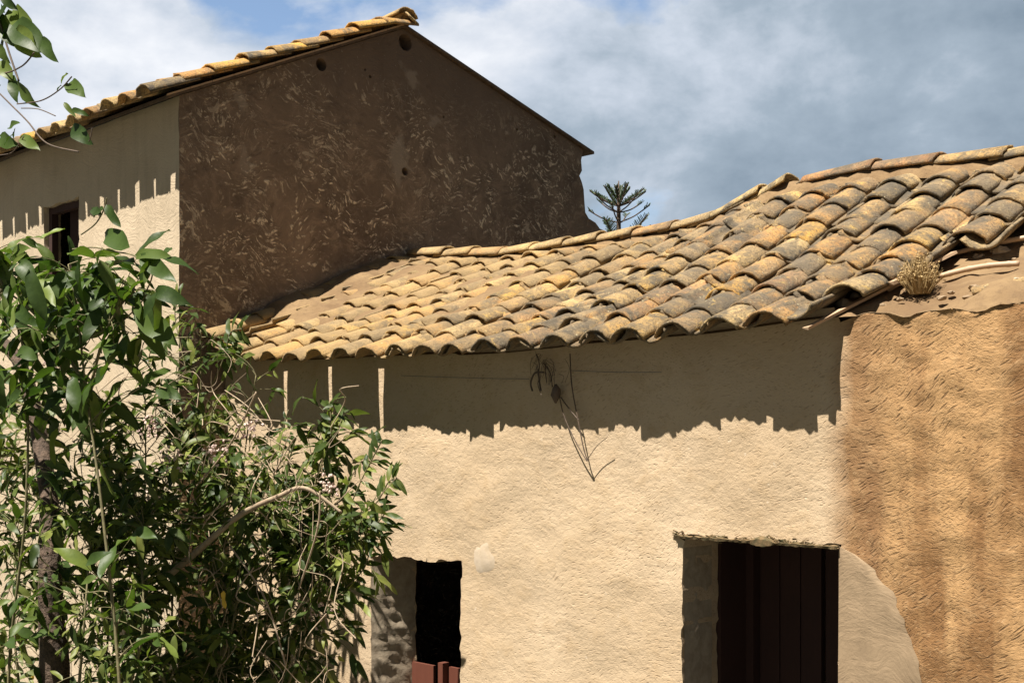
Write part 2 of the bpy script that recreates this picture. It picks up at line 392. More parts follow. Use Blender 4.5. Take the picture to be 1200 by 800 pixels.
M_twig = mat_simple('dry_twig', (.28, .20, .13), (.42, .33, .22), scale=20)
M_twigd = mat_simple('dark_twig', (.07, .05, .035), (.13, .09, .06), scale=20)
M_leafA = mat_leaf('glossy_broad_leaf', (.024, .046, .010), (.052, .088, .018), (.13, .17, .035))
M_leafB = mat_leaf('shrub_leaf', (.024, .044, .010), (.060, .088, .019), (.17, .19, .045))
M_leafP = mat_leaf('conifer_needles', (.045, .07, .045), (.07, .10, .06), (.11, .15, .07))
M_yleaf = mat_simple('yellow_leaf', (.60, .36, .02), (.72, .46, .04), .5)
M_dryg = mat_simple('dry_grass', (.30, .20, .08), (.46, .33, .15))
M_flower = mat_simple('pale_pink_flower', (.50, .34, .30), (.66, .52, .44))
M_moss = mat_simple('mossy_straw', (.06, .052, .02), (.20, .13, .06), .9, 40)
M_crumb = mat_simple('mud_crumb', (.22, .15, .085), (.34, .25, .15))
M_spot = mat_simple('pale_mend', (.53, .42, .29), (.61, .50, .37), .9, 14)
M_cable = mat_simple('grey_cable', (.16, .15, .13), (.24, .22, .19), .6)

# ---------------------------------------------------------------- structure of the place
def ground():
    mb = MB(); n = 60
    vs = []; fs = []
    for j in range(n + 1):
        for i in range(n + 1):
            u = (i / n - .5) * 2; w = (j / n - .5) * 2
            x = math.copysign(abs(u) ** 2.4, u) * 900; y = math.copysign(abs(w) ** 2.4, w) * 900
            vs.append((x, y, .05 * fn((x, y, 0), .5) - .03))
    for j in range(n):
        for i in range(n): k = j * (n + 1) + i; fs.append((k, k + 1, k + n + 2, k + n + 1))
    mb.add(vs, fs)
    o = mb.build('ground', M_ground, smooth=True); o['kind'] = 'structure'
ground()

YW = 4.60      # front face of the low house
YT = 4.24      # front face of the tall house
XG = -7.30     # shaded gable plane of the tall house
YE, YR = 4.40, 6.20   # low roof: eave edge and ridge
XEND = -.45

def grid_wall(mb, xs, zs, top, holes, disp, depth, Y, jag=.007, splay=None):
    """front sheet with openings, their reveals running 'depth' back"""
    nx, nz = len(xs), len(zs)
    def inhole(cx, cz):
        return any(h[0] < cx < h[1] and h[2] < cz < h[3] for h in holes)
    def onedge(x, z):
        return any((abs(x - h[0]) < 1e-4 or abs(x - h[1]) < 1e-4) and h[2] - 1e-4 <= z <= h[3] + 1e-4 or
                   (abs(z - h[3]) < 1e-4 or abs(z - h[2]) < 1e-4) and h[0] - 1e-4 <= x <= h[1] + 1e-4 for h in holes)
    vs = []
    for j, z in enumerate(zs):
        for i, x in enumerate(xs):
            t = top(x); zz = z if j < nz - 1 else t
            zz = min(zz, t - (nz - 1 - j) * 1e-4)
            dx = dz = 0
            if onedge(x, z) and 0 < i < nx - 1:
                dx = jag * 1.6 * fn((x, 0, z), 17, 3); dz = jag * 2.2 * fn((x, 0, z), 15, 9)
            vs.append((x + dx, Y - disp(x, z), zz + dz))
    fs = []; solid = {}
    for j in range(nz - 1):
        for i in range(nx - 1):
            s = not inhole((xs[i] + xs[i + 1]) / 2, (zs[j] + zs[j + 1]) / 2); solid[i, j] = s
            if s: k = j * nx + i; fs.append((k, k + 1, k + nx + 1, k + nx))
    # reveals
    back = {}; extra = []
    def bk(k):
        if k not in back:
            x, y, z = vs[k]; sx = 0
            if splay: sx = splay(x, z)
            back[k] = nx * nz + len(extra); extra.append((x + sx, Y + depth, z))
        return back[k]
    own = {}
    def ow(k):
        if k not in own: own[k] = nx * nz + len(extra); extra.append(vs[k])
        return own[k]
    for (i, j), s in solid.items():
        if s: continue
        k = j * nx + i
        if solid.get((i - 1, j)): fs.append((ow(k), ow(k + nx), bk(k + nx), bk(k)))
        if solid.get((i + 1, j)): fs.append((ow(k + 1), bk(k + 1), bk(k + nx + 1), ow(k + nx + 1)))
        if solid.get((i, j + 1)): fs.append((ow(k + nx), ow(k + nx + 1), bk(k + nx + 1), bk(k + nx)))
        if solid.get((i, j - 1)): fs.append((ow(k), bk(k), bk(k + 1), ow(k + 1)))
    mb.add(vs + extra, fs)

def lines(a, b, step, must):
    pts = [a] + sorted(m for m in must if a < m < b) + [b]; out = []
    for p, q in zip(pts, pts[1:]):
        n = max(1, round((q - p) / step)); out += [p + (q - p) * i / n for i in range(n)]
    return out + [b]

# ---- openings of the low house
DX0, DX1, DZ = P(800, 627, Y=YW).x, P(985, 640, Y=YW).x, P(890, 634, Y=YW).z
WX0, WX1, WZ = P(435, 650, Y=YW).x, P(540, 660, Y=YW).x, P(490, 655, Y=YW).z
WSILL = .55

low = thing('farmhouse', 'low farmhouse with wavy clay tile roof, pale plaster front and ochre mud render', 'house', (-4, 4.6, 0))

def bedE(X): return H + interp([(-7.3, .60), (-6.85, .43), (-6.2, .41), (-4.5, .385), (-3.4, .39), (-2.7, .43), (-.4, .45)], X)
def bedR(X): return H - .13 + interp([(-7.3, 1.46), (-6.9, 1.41), (-6.2, 1.345), (-4.6, 1.345), (-4.3, 1.40), (-4.05, 1.50), (-3.5, 1.52), (-2.6, 1.46), (-1.5, 1.44), (-.4, 1.4)], X)
def bed(X, Y):
    s = (Y - YE) / (YR - YE)
    z = bedE(X) + (bedR(X) - bedE(X)) * s
    if s > 1: z = bedR(X) - (s - 1) * 1.0
    z -= .05 * math.sin(math.pi * min(max(s, 0), 1)) * (1 if X > -5 else .3)
    return z + .022 * fn((X, Y, 0), 1.9, 4) * min(1, max(0, s * 3))
def ruined(X, Y):      # the stripped corner with no tiles
    lim = interp([(-2.73, 4.3), (-2.61, 4.82), (-2.45, 5.02), (-2.25, 5.22), (-2.0, 5.42), (-1.5, 5.62), (-.4, 5.9)], X)
    return X > -2.72 and Y < lim
def low_top(X):
    if X < -2.70: return bed(X, YW) + .02
    sc_ = abs(math.sin((X + 2.70) * math.pi / .30)) ** .7
    return H + .462 + .050 * sc_ * (.7 + .5 * fn((X, 3, 0), 3)) + .012 * fn((X, 0, 0), 9) + .005 * fn((X, 0, 0), 30)
def disp_low(x, z):
    d = .014 * fn((x, 0, z), 1.7) + .008 * fn((x, 0, z), 5, 2)
    if x > XB - .06:
        k = min(1, (x - XB + .06) / .12)
        if z > DZ + .02 or x > DX1 + .05: d += k * (.012 * fn((x * 1, z * 2.2 + x, 0), 9, 5) + .006 * fn((x * 1.2 + z, z * 3.5, 0), 22, 7))
    return d
mb = MB()
def splay_low(x, z):
    return .085 if abs(x - WX0) < .03 and z < WZ + .03 else 0
xs = lines(XG, XEND, .03, [DX0, DX1, WX0, WX1]); zs = lines(0, H + .55, .03, [DZ, WZ, WSILL])
grid_wall(mb, xs, zs, low_top, [(DX0, DX1, -1, DZ), (WX0, WX1, WSILL, WZ)], disp_low, .27, YW, .012, splay_low)
mb.build('wall', M_wall, low, True)
mb = MB()      # the walls round the back and right, which keep the rooms dark
mb.box((XEND + .12, (YW + 7.9) / 2, 1.36), (.24, 7.9 - YW, 2.72)); mb.box(((XG + XEND) / 2, 7.9, 1.3), (XEND - XG, .24, 2.6))
plabel(mb.build('back_wall', M_tallwall, low), 'plain rear and side wall of the farmhouse')
# interior surfaces, their near-black colour standing in for shade
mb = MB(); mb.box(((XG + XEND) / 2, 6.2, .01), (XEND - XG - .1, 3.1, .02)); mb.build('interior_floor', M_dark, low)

# smooth plaster patch right of the door
mb = MB(); pts = []
edge = [(985, 640), (1004, 647), (1030, 668), (1052, 700), (1066, 735), (1078, 775), (1083, 815), (1090, 900), (1090, 990)]
rows = 40; cols = 14; vs = []
for j in range(rows + 1):
    y = 640 + (960 - 640) * j / rows
    xr = interp([(b, a) for a, b in edge], y) + 4 * fn((y * .05, 0, 0)) + 3.5 * fn((y * .22, 3, 0))
    for i in range(cols + 1):
        p = P(985, y, Y=YW); q = P(xr, y, Y=YW)
        X = DX1 + (q.x - DX1) * i / cols
        z = P(985 + (xr - 985) * i / cols, y + .07 * (xr - 985) * i / cols, Y=YW).z
        e = min(i, cols - i, j * .8) / 2
        vs.append((X - .005 * (i == 0), YW - disp_low(X, z) * .4 - .006 - .008 * min(1, e), z))
mb.add(vs, [(j * (cols + 1) + i, j * (cols + 1) + i + 1, (j + 1) * (cols + 1) + i + 1, (j + 1) * (cols + 1) + i) for j in range(rows) for i in range(cols)])
mb.build('plaster_patch', M_patch, low, True)
# pale mended spot by the window
mb = MB(); c = P(566, 655, Y=YW); ring = []
for r_, off in ((0, .002), (.6, .004), (1, -.006)):
    for k in range(36):
        g = 2 * math.pi * k / 36; rr = r_ * (1 + .35 * fn((math.cos(g) * 1.5, math.sin(g) * 1.5, 4)) + .16 * fn((math.cos(g) * 6, math.sin(g) * 6, 4)))
        X = c.x + .075 * rr * math.cos(g); Z = c.z + .085 * rr * math.sin(g)
        ring.append((X, YW - disp_low(X, Z) - off * .5 - .003, Z))
mb.add(ring, [(a * 36 + k, a * 36 + (k + 1) % 36, (a + 1) * 36 + (k + 1) % 36, (a + 1) * 36 + k) for a in range(2) for k in range(36)])
plabel(mb.build('plaster_patch', M_spot, low, True), 'small pale mended spot beside the window')

# rough broken jamb of the left opening: grows slightly out of the splayed reveal
mb = MB(); vs = []; nr, ncj = 46, 9
for j in range(nr + 1):
    z = WZ - .03 - (WZ - WSILL - .05) * j / nr
    for i in range(ncj + 1):
        t = i / ncj
        e = min(1, min(i, ncj - i) / 2)
        X = WX0 + .085 * t * .95 + .006 + .016 * e * (.6 + fn((t * 4, z * 14, 2), 1.6) + .7 * fn((t * 14, z * 50, 2), 1.6)) * min(1, j / 8)
        Y = YW + .265 * t - .004
        vs.append((X, Y, z))
mb.add(vs, [(j * (ncj + 1) + i, (j + 1) * (ncj + 1) + i, (j + 1) * (ncj + 1) + i + 1, j * (ncj + 1) + i + 1) for j in range(nr) for i in range(ncj)])
plabel(mb.build('jamb', M_stone, low, True), 'rough grey broken jamb of the left opening')

# ---- doors
def planks(mb, x0, x1, z0, z1, Y, n, m=0):
    w = (x1 - x0) / n
    for k in range(n):
        mb.box((x0 + w * (k + .5), Y + R.uniform(-.002, .002), (z0 + z1) / 2), (w - .006, .03, z1 - z0), m=m)
fr = MB(); YD = YW + .50
fr.box((DX0 - .01, YW + .385, DZ / 2), (.05, .22, DZ + .02)); fr.box(((DX0 + DX1) / 2, YW + .385, DZ + .022), (DX1 - DX0 + .1, .22, .04)); fr.box((DX1 + .027, YW + .385, DZ / 2), (.05, .22, DZ + .02))  # inner jamb boxes, given the dark door colour to paint in deep shade
fr.box((DX0 + .030, YD + .01, DZ / 2), (.055, .06, DZ - .01)); fr.box((DX1 - .022, YD + .01, DZ / 2), (.04, .06, DZ - .01)); fr.box(((DX0 + DX1) / 2, YD + .011, DZ - .025), (DX1 - DX0 - .1, .058, .045))
door = MB(); planks(door, DX0 + .06, (DX0 + DX1) / 2 - .004, .02, DZ - .05, YD + .045, 3); planks(door, (DX0 + DX1) / 2 + .004, DX1 - .044, .02, DZ - .05, YD + .06, 3)
dd = door.build('door', M_door, low); plabel(dd, 'dark red-brown plank double door in the shaded doorway')
fr.build('frame', M_door, dd)
# low red gate in the left opening
gt = MB(); zt = P(500, 771, Y=YW + .26).z
x0 = P(477, 780, Y=YW + .26).x; x1 = P(543, 780, Y=YW + .26).x
gt.box((x0 + .03, YW + .22, (WSILL + zt + .02) / 2), (.045, .04, zt + .02 - WSILL)); gt.box((x1 - .13, YW + .225, (WSILL + zt) / 2), (.04, .05, zt + .01 - WSILL))
gt.box((x0 + .16, YW + .25, (WSILL + zt) / 2 - .015), (.20, .02, zt - WSILL - .03)); gt.box((x1 - .05, YW + .25, (WSILL + zt) / 2 - .008), (.10, .02, zt - WSILL - .02))
gt.box(((x0 + x1) / 2, YW + .27, zt - .3), (x1 - x0 - .02, .015, .05))
gg = gt.build('shutter', M_red, low); plabel(gg, 'low red-brown board shutter in the left opening')
mb = MB(); mb.box(((WX0 + WX1) / 2 + .04, YW + .36, 1.1), (WX1 - WX0 + .2, .02, 2.2)); 
# dusty jamb linings on the door's left
mb2 = MB(); vs = []
for j in range(60):
    z = DZ - .02 - j * .028
    for i in range(8):
        t = i / 7; e = max(0, fn((t * 2.5, z * 8, 5), 1.7)) * (1 - abs(2 * t - .8) * .8)
        vs.append((DX0 + .002 + .05 * max(0, e) * t, YW + .01 + .21 * t, z))
mb2.add(vs, [(j * 8 + i, (j + 1) * 8 + i, (j + 1) * 8 + i + 1, j * 8 + i + 1) for j in range(59) for i in range(7)])
plabel(mb2.build('jamb', M_stone, low, True), 'crumbling jamb at the left of the doorway')
# broken straw and mud along the door lintel
mb = MB(); vs = []
for i in range(91):
    X = DX0 - .03 + (DX1 - DX0 + .03) * i / 90; hh = .004 + .034 * max(0, fn((X, 0, 0), 8) + .05) + .008 * fn((X, 1, 0), 40)
    for k, (dy, dz) in enumerate(((.02, -.004), (-.010 - hh * .4, -.006 - hh * .5), (-.014 - hh * .3, hh * .5), (.004, hh))):
        vs.append((X, YW - .012 + dy + .004 * fn((X, k, 0), 30), DZ + dz + .004 * fn((X, k, 5), 35)))
mb.add(vs, [(i * 4 + k, (i + 1) * 4 + k, (i + 1) * 4 + k + 1, i * 4 + k + 1) for i in range(90) for k in range(3)])
for k in range(230):
    X = DX0 - .05 + (DX1 - DX0 + .05) * R.random()
    if fn((X, 0, 0), 6) < -.12: continue
    X = X; c = Vector((X, YW - .004 - R.random() * .008, DZ + R.uniform(-.010, .012) * (1 if R.random() < .8 else 2)))
    l = R.uniform(.012, .045); a = R.uniform(-.5, .5)
    mb.box(c, (l * .8, R.uniform(.003, .010), R.uniform(.002, .007)), Matrix.Rotation(a, 3, 'Y') @ Matrix.Rotation(R.uniform(-.5, .5), 3, 'Z'), jit=.002)
plabel(mb.build('lintel_crust', M_moss, low), 'crumbling mud and straw edge above the doorway')

# ---------------------------------------------------------------- tiles
def tile(mb, p0, p1, lat, r0, r1, cover, rnd, th=.013, seg=9, nl=4, jag=.006, arc=1.10):
    p0 = Vector(p0); p1 = Vector(p1); ax = (p1 - p0)
    lat = (lat - ax.normalized() * lat.dot(ax.normalized())).normalized()
    nr = lat.cross(ax).normalized()
    if nr.z < 0: nr = -nr
    sg = 1 if cover else -1
    vs = []
    oo = R.random() * 50
    for k in range(nl + 1):
        t = k / nl; r = r0 + (r1 - r0) * t; c = p0.lerp(p1, t)
        for j in range(seg + 1):
            g = -arc + 2 * arc * j / seg
            for q in (0, 1):
                rr = r - (th if q else 0)
                w = 1 + .065 * fn((t * 2, j * .35, oo), 1.3)
                v = c + lat * (math.sin(g) * rr * w) + nr * (sg * (math.cos(g) * rr - math.cos(arc) * r) + (0 if cover else r * (1 - math.cos(arc)))) 
                if k == 0: v -= ax.normalized() * (jag * 2.5 * fn((j * .8, oo, 0)))
                vs.append(v)
    W = (seg + 1) * 2; fs = []
    for k in range(nl):
        for j in range(seg):
            a = k * W + j * 2; fs.append((a, a + 2, a + W + 2, a + W)); a += 1; fs.append((a, a + W, a + W + 2, a + 2))
        a = k * W; fs.append((a, a + W, a + W + 1, a + 1)); a = k * W + seg * 2; fs.append((a, a + 1, a + W + 1, a + W))
    for k in (0, nl):
        for j in range(seg):
            a = k * W + j * 2; fs.append((a, a + 1, a + 3, a + 2) if k == 0 else (a, a + 2, a + 3, a + 1))
    mb.add(vs, fs, rnd)

PITCH = .24
def slope_tiles(mb, X0, X1, fsurf, s_len, expo, y_of_s, skip=None, seg=9, nl=4, jx=.008, edge_jit=.015, ev=.03):
    ncol = int(round((X1 - X0) / PITCH)); pt = (X1 - X0) / ncol
    nrow = int(math.ceil(s_len / expo)); xw = R.random() * 20
    for c in range(ncol * 2 + 1):
        cover = c % 2 == 0
        X = X0 + pt * c / 2
        colj = R.uniform(-jx, jx)
        for k in range(nrow):
            s0 = k * expo + R.uniform(-edge_jit, edge_jit) * (1 if k else .35) + (0 if cover else (ev if k == 0 else .012))
            s1 = s0 + expo + .13
            if s1 > s_len + .10: s1 = s_len + .10
            if s1 - s0 < .1: continue
            xx = X + colj + R.uniform(-jx, jx) + .030 * fn((s0 * 1.3, X * .9, xw), 1.5) * min(1, k)
            if skip and skip(xx, y_of_s(s0), cover, k): continue
            def pt3(s, x):
                Y = y_of_s(s); return Vector((x, Y, fsurf(x, Y)))
            p0 = pt3(s0, xx); p1 = pt3(s1, xx + R.uniform(-jx, jx) * .8)
            up = .042 if cover else .022
            p0.z += up + (.014 if k else .006) + R.uniform(-.006, .012); p1.z += up - .012
            rn = R.random()
            if cover and R.random() < .10: rn = R.choice([.82, .80, .38])
            if not cover: rn = R.choice([.05, .15, .2, .3, .95])
            r0 = .112 + R.uniform(-.007, .008)
            if k == 0 and cover: r0 += .004
            tile(mb, p0, p1, Vector((1, R.uniform(-.03, .03), R.uniform(-.05, .05))), r0, (.094 if cover else .088) + R.uniform(-.004, .006), cover, rn, seg=seg, nl=nl)

# low roof, front slope
sl = math.hypot(YR - YE, 1.0); cosr = (YR - YE) / sl
gapsX = [P(457, 480, Y=YW).x, P(377, 480, Y=YW).x, P(322, 480, Y=YW).x]
def ysf(s): return YE + s * cosr
def skip_f(X, Y, cover, k):
    if ruined(X, Y): return True
    if not cover and k == 0 and any(abs(X - g) < .125 for g in gapsX): return True
    return False
mb = MB()
ncols = round((-2.02 - XG) / PITCH)
slope_tiles(mb, XG + .06, XG + .06 + 28 * PITCH, bed, sl - .02, .222, ysf, skip_f, edge_jit=.03, jx=.012, ev=.024)
def ysb(s): return YR + .02 + (2.0 - s) * .86
mbk = MB()
slope_tiles(mbk, XG + .06, XG + .06 + 28 * PITCH, lambda X, Y: bed(X, Y) , 1.95, .25, ysb, None, seg=6, nl=2)
mb.v += []; 
rt = mb.build('roof', M_tile, low, True); plabel(rt, 'wavy front slope of lichened yellow and grey barrel tiles')
bk_ = mbk.build('roof', M_tile, low, True); plabel(bk_, 'rear slope of barrel tiles behind the ridge')
for o in (rt, bk_):
    for p in o.data.polygons: p.use_smooth = True

# bed under the tiles (mud on boards)
mb = MB(); nx, ny = 230, 70; vs = []
for j in range(ny + 1):
    Y = YW - .03 + (YR - YW + .03) * j / ny
    for i in range(nx + 1):
        X = XG + .002 + (XEND - XG) * i / nx
        z = bed(X, Y)
        pk = min(1, max(0, (-4.1 - X) / 1.5)) * min(1, max(0, (Y - 4.72) / .22)) * min(1, max(.25, (6.12 - Y) / .25))
        z += pk * (.090 + .045 * fn((X, Y, 0), 3.5, 3) + .018 * fn((X, Y, 0), 15, 3)) - .012
        if X < -6.7: z += .05 * min(1, (-6.7 - X) / .3) * min(1, max(0, (Y - 4.6) / .2))
        if ruined(X - .04, Y - .05):
            z -= .02; z += .030 * fn((X, Y, 0), 5) + .020 * fn((X, Y, 0), 13) + .010 * abs(fn((X, Y, 0), 30))
            z += .05 * (math.sin((X + 2.7) * math.pi / .30 + 1.6)) * max(0, 1 - (Y - YW) / .35) - .0
            z = max(z, H + .45)
            yy = Y
            if j == 0: yy = YW - disp_low(X, low_top(X)) - .002; z = low_top(X) + .001
            elif j == 1: yy = YW + .012; z = low_top(X) + .006 + .008 * fn((X, 2, 0), 14)
            elif j < 6: z = z * (j - 1) / 5 + (low_top(X) + .004) * (6 - j) / 5 - .02 * abs(math.sin((X + 2.70) * math.pi / .30)) * (1 - abs(j - 3) / 3)
            vs.append((X, yy, z)); continue
        vs.append((X, Y, z))
mb.add(vs, [(j * (nx + 1) + i, j * (nx + 1) + i + 1, (j + 1) * (nx + 1) + i + 1, (j + 1) * (nx + 1) + i) for j in range(ny) for i in range(nx)])
# back bed
vs = []
for j in range(3):
    for i in range(41):
        X = XG + .002 + (XEND - XG) * i / 40; Y = YR + j * .87
        vs.append((X, Y, bed(X, Y) - .012))
mb.add(vs, [(j * 41 + i, j * 41 + i + 1, (j + 1) * 41 + i + 1, (j + 1) * 41 + i) for j in range(2) for i in range(40)])
plabel(mb.build('mud_bed', M_mud, low, True), 'bare dried mud bed under and beside the tiles')

# ridge caps
mb = MB(); X = XG + .05
while X < XEND - .2:
    l = .40 if X < -4.7 else .44
    if not (-4.55 < X < -4.0):
        p0 = Vector((X + l, YR, bedR(X + l) + .055 + R.uniform(0, .012))); p1 = Vector((X, YR + R.uniform(-.01, .01), bedR(X) + .050))
        tile(mb, p0, p1, Vector((0, 1, 0)), .118, .095, True, R.choice([.62, .55, .48, .90, .74, .64]), seg=10, nl=4)
    X += .30 if X < -4.7 else .36
# stepped caps where the ridge climbs
for (xa, xb, dz) in ((-4.62, -4.20, .01), (-4.28, -3.93, .03)):
    tile(mb, Vector((xb, YR, bedR(xb) + .05 + dz)), Vector((xa, YR, bedR(xa) + .05)), Vector((0, 1, 0)), .115, .095, True, .6, seg=10)
# upright broken tile closing the ridge against the gable
plabel(mb.build('ridge', M_tile, low, True), 'line of pale ridge tiles on mortar')
mb = MB(); vs = []
for i in range(120):
    X = XG + .01 + (XEND - XG - .05) * i / 119
    for k, (dy, dz) in enumerate(((-.115, -.03), (-.085, .035), (0, .085), (.1, .05), (.13, -.03))):
        vs.append((X, YR + dy + .03 * fn((X, k, 0), 9), bedR(X) + dz + .02 * fn((X, k, 3), 12)))
mb.add(vs, [(i * 5 + k, (i + 1) * 5 + k, (i + 1) * 5 + k + 1, i * 5 + k + 1) for i in range(119) for k in range(4)])
mb.build('ridge_mortar', M_mud, low, True)

# ---------------------------------------------------------------- tall house
tall = thing('tall_house', 'tall old house with shaded dark brown gable and sunlit cream side wall', 'house', (-7.3, 4.24, 0))
XL = -12.4
TY0, TYR, TY1 = YT, P(472, 30, X=XG).y, P(684, 175, X=XG).y
TZ0, TZR, TZ1 = P(210, 112, X=XG).z, P(472, 34, X=XG).z, P(684, 176, X=XG).z
def tz(Y):
    return TZ0 + (TZR - TZ0) * (Y - TY0) / (TYR - TY0) if Y < TYR else TZR + (TZ1 - TZR) * (Y - TYR) / (TY1 - TYR)
# window of the lit wall
A = P(52, 243, Y=YT); B = P(92, 234, Y=YT); Cc = P(90, 372, Y=YT)
TW = (A.x, B.x, Cc.z, A.z)
mb = MB()
xs = lines(XL, XG, .05, [TW[0], TW[1]]); zs = lines(0, TZ0, .05, [TW[2], TW[3]])
grid_wall(mb, xs, zs, lambda x: TZ0, [TW], lambda x, z: .015 * fn((x, 0, z), 1.1) + .006 * fn((x, 0, z), 5), .13, YT, .01)
plabel(mb.build('wall', M_tallwall, tall, True), 'sunlit cream plaster side wall')
# gable slab
prof = [(TY0, 0)]
for k in range(34): z = TZ0 * k / 34
left = [(TY0 + .006 * fn((0, 0, k * .1), 3), TZ0 * k / 40) for k in range(40)]
topl = [(TY0, TZ0)] + [(TYR, TZR)]
rightp = []
for px, py in ((683, 178), (681, 188), (682, 200), (679, 206), (682, 214), (684, 222), (685, 238), (686, 249), (690, 256), (698, 261), (703, 268), (720, 275)):
    q = P(px, py, X=XG); rightp.append((q.y, q.z))
rightp.append((rightp[-1][0], 0))
poly = left + topl + [(TY1, TZ1)] + rightp[0:]
n = len(poly); mb = MB()
vs = [(XG, y, z) for y, z in poly] + [(XG - .35, max(y, TY0 + .06), z) for y, z in poly]
mb.add(vs, [tuple(range(n)), tuple(range(2 * n - 1, n - 1, -1))] + [((i + 1) % n, i, i + n, (i + 1) % n + n) for i in range(n)])
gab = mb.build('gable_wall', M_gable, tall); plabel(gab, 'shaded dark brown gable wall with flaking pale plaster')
cut = MB()
for (px, py, r) in ((475, 50, .062), (376.5, 76, .045), (474.5, 201, .030), (434, 90, .012), (428, 82, .009), (650, 160, .014), (520, 137, .010), (606, 152, .012)):
    c = P(px, py, X=XG); cut.tube([c + Vector((-.11, 0, 0)), c + Vector((.06, 0, 0))], [r, r * 1.05], 18)
co = cut.build('cut', M_gable)
co.data.update()
md = gab.modifiers.new('b', 'BOOLEAN'); md.object = co; md.operation = 'DIFFERENCE'; md.solver = 'EXACT'
dg = bpy.context.evaluated_depsgraph_get(); dg.update()
nm = bpy.data.meshes.new_from_object(gab.evaluated_get(dg)); gab.modifiers.clear(); gab.data = nm
bpy.data.objects.remove(co)
# other walls
mb = MB(); mb.box((XL + .1, (TY0 + TY1) / 2, TZ1 / 2 - .1), (.2, TY1 - TY0, TZ1 - .2)); mb.box(((XL + XG) / 2 - .2, TY1 - .15, TZ1 / 2 - .05), (XG - XL - .5, .25, TZ1 - .1))
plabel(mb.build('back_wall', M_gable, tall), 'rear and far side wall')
wf = MB(); wx0, wx1, wz0, wz1 = TW
wf.box((wx0 + .03, YT + .06, (wz0 + wz1) / 2), (.05, .05, wz1 - wz0)); wf.box((wx1 - .03, YT + .06, (wz0 + wz1) / 2), (.05, .05, wz1 - wz0)); wf.box(((wx0 + wx1) / 2, YT + .06, wz1 - .03), (wx1 - wx0 - .11, .05, .05))
w_ = wf.build('window', M_door, tall)
mb = MB(); mb.box(((wx0 + wx1) / 2 + .04, YT + .17, (wz0 + wz1) / 2), (.30, .025, wz1 - wz0 - .05), Matrix.Rotation(.25, 3, 'Z')); mb.build('shutter', M_door, w_)
mb = MB(); mb.box(((wx0 + wx1) / 2, YT + .5, (wz0 + wz1) / 2), (wx1 - wx0 + 1.2, .02, wz1 - wz0 + .9)); plabel(mb.build('interior_wall', M_dark, tall), 'room wall behind the window, coloured near-black to stand for shade')

OV = .27
tbY0 = TY0 - OV
def tbed(X, Y):
    return tz(Y) + .015 + .02 * fn((X, Y, 1), 1.0) - (.02 * math.sin((X - XL) * .9)) * (1 if Y < TYR else 0) * .6
tsl = math.hypot(TYR - tbY0, TZR - tz(tbY0)); tc_ = (TYR - tbY0) / tsl
mb = MB()
slope_tiles(mb, XL, XG + .02, tbed, tsl - .02, .26, lambda s: tbY0 + s * tc_, None, seg=8, nl=3, jx=.012, ev=.065)
tsb = math.hypot(TY1 + .12 - TYR, TZR - TZ1)
cb_ = (TY1 + .12 - TYR) / tsb
plabel(mb.build('roof', M_tile2, tall, True), 'sunlit orange tile slope above the cream wall')
mb = MB()
slope_tiles(mb, XL, XG - .27, lambda X, Y: tbed(X, Y) - .10, tsb - .02, .26, lambda s: TY1 + .12 - s * cb_, None, seg=6, nl=2, jx=.012)
plabel(mb.build('roof', M_tile2, tall, True), 'rear tile slope running down from the peak')
mb = MB()
for (ya, yb) in ((tbY0 + .17, TYR), (TYR, TY1 + .1)):
    n_ = 10
    vs = []
    for i in range(n_ + 1):
        Y = ya + (yb - ya) * i / n_
        for X in (XL - .02, XG + .035):
            vs += [(X, Y, tz(Y) + .004), (X, Y, tz(Y) + .026)]
    fs = []
    for i in range(n_):
        a = i * 4; b2 = a + 4
        fs += [(a, a + 2, b2 + 2, b2), (a + 1, b2 + 1, b2 + 3, a + 3), (a + 2, a + 3, b2 + 3, b2 + 2), (a, b2, b2 + 1, a + 1)]
    fs += [(0, 1, 3, 2), (n_ * 4, n_ * 4 + 2, n_ * 4 + 3, n_ * 4 + 1)]
    mb.add(vs, fs)
plabel(mb.build('eave_board', M_twigd, tall), 'thin dark boards under the tiles')
mb = MB(); n_ = 12; q0 = tbY0 + .16
for i in range(n_):
    a = q0 + (TYR - .02 - q0) * i / n_; b2 = q0 + (TYR - .02 - q0) * (i + 1) / n_
    mb.add([(XG + x_, y_, tz(y_) + z_) for y_ in (a, b2 - .004) for x_ in (.030, .045) for z_ in (.022, .034)], [(0, 1, 3, 2), (4, 6, 7, 5), (0, 2, 6, 4), (1, 5, 7, 3), (2, 3, 7, 6), (0, 4, 5, 1)])
plabel(mb.build('verge_strip', M_cane, tall), 'thin pale strip along the gable edge')
mb = MB(); X = XG + .06
while X > XL:
    tile(mb, Vector((X, TYR, TZR + .085)), Vector((X - .40, TYR, TZR + .075)), Vector((0, 1, 0)), .12, .095, True, R.choice([.1, .5, .95, .3]), seg=10); X -= .32
mb.build('ridge', M_tile2, tall, True)

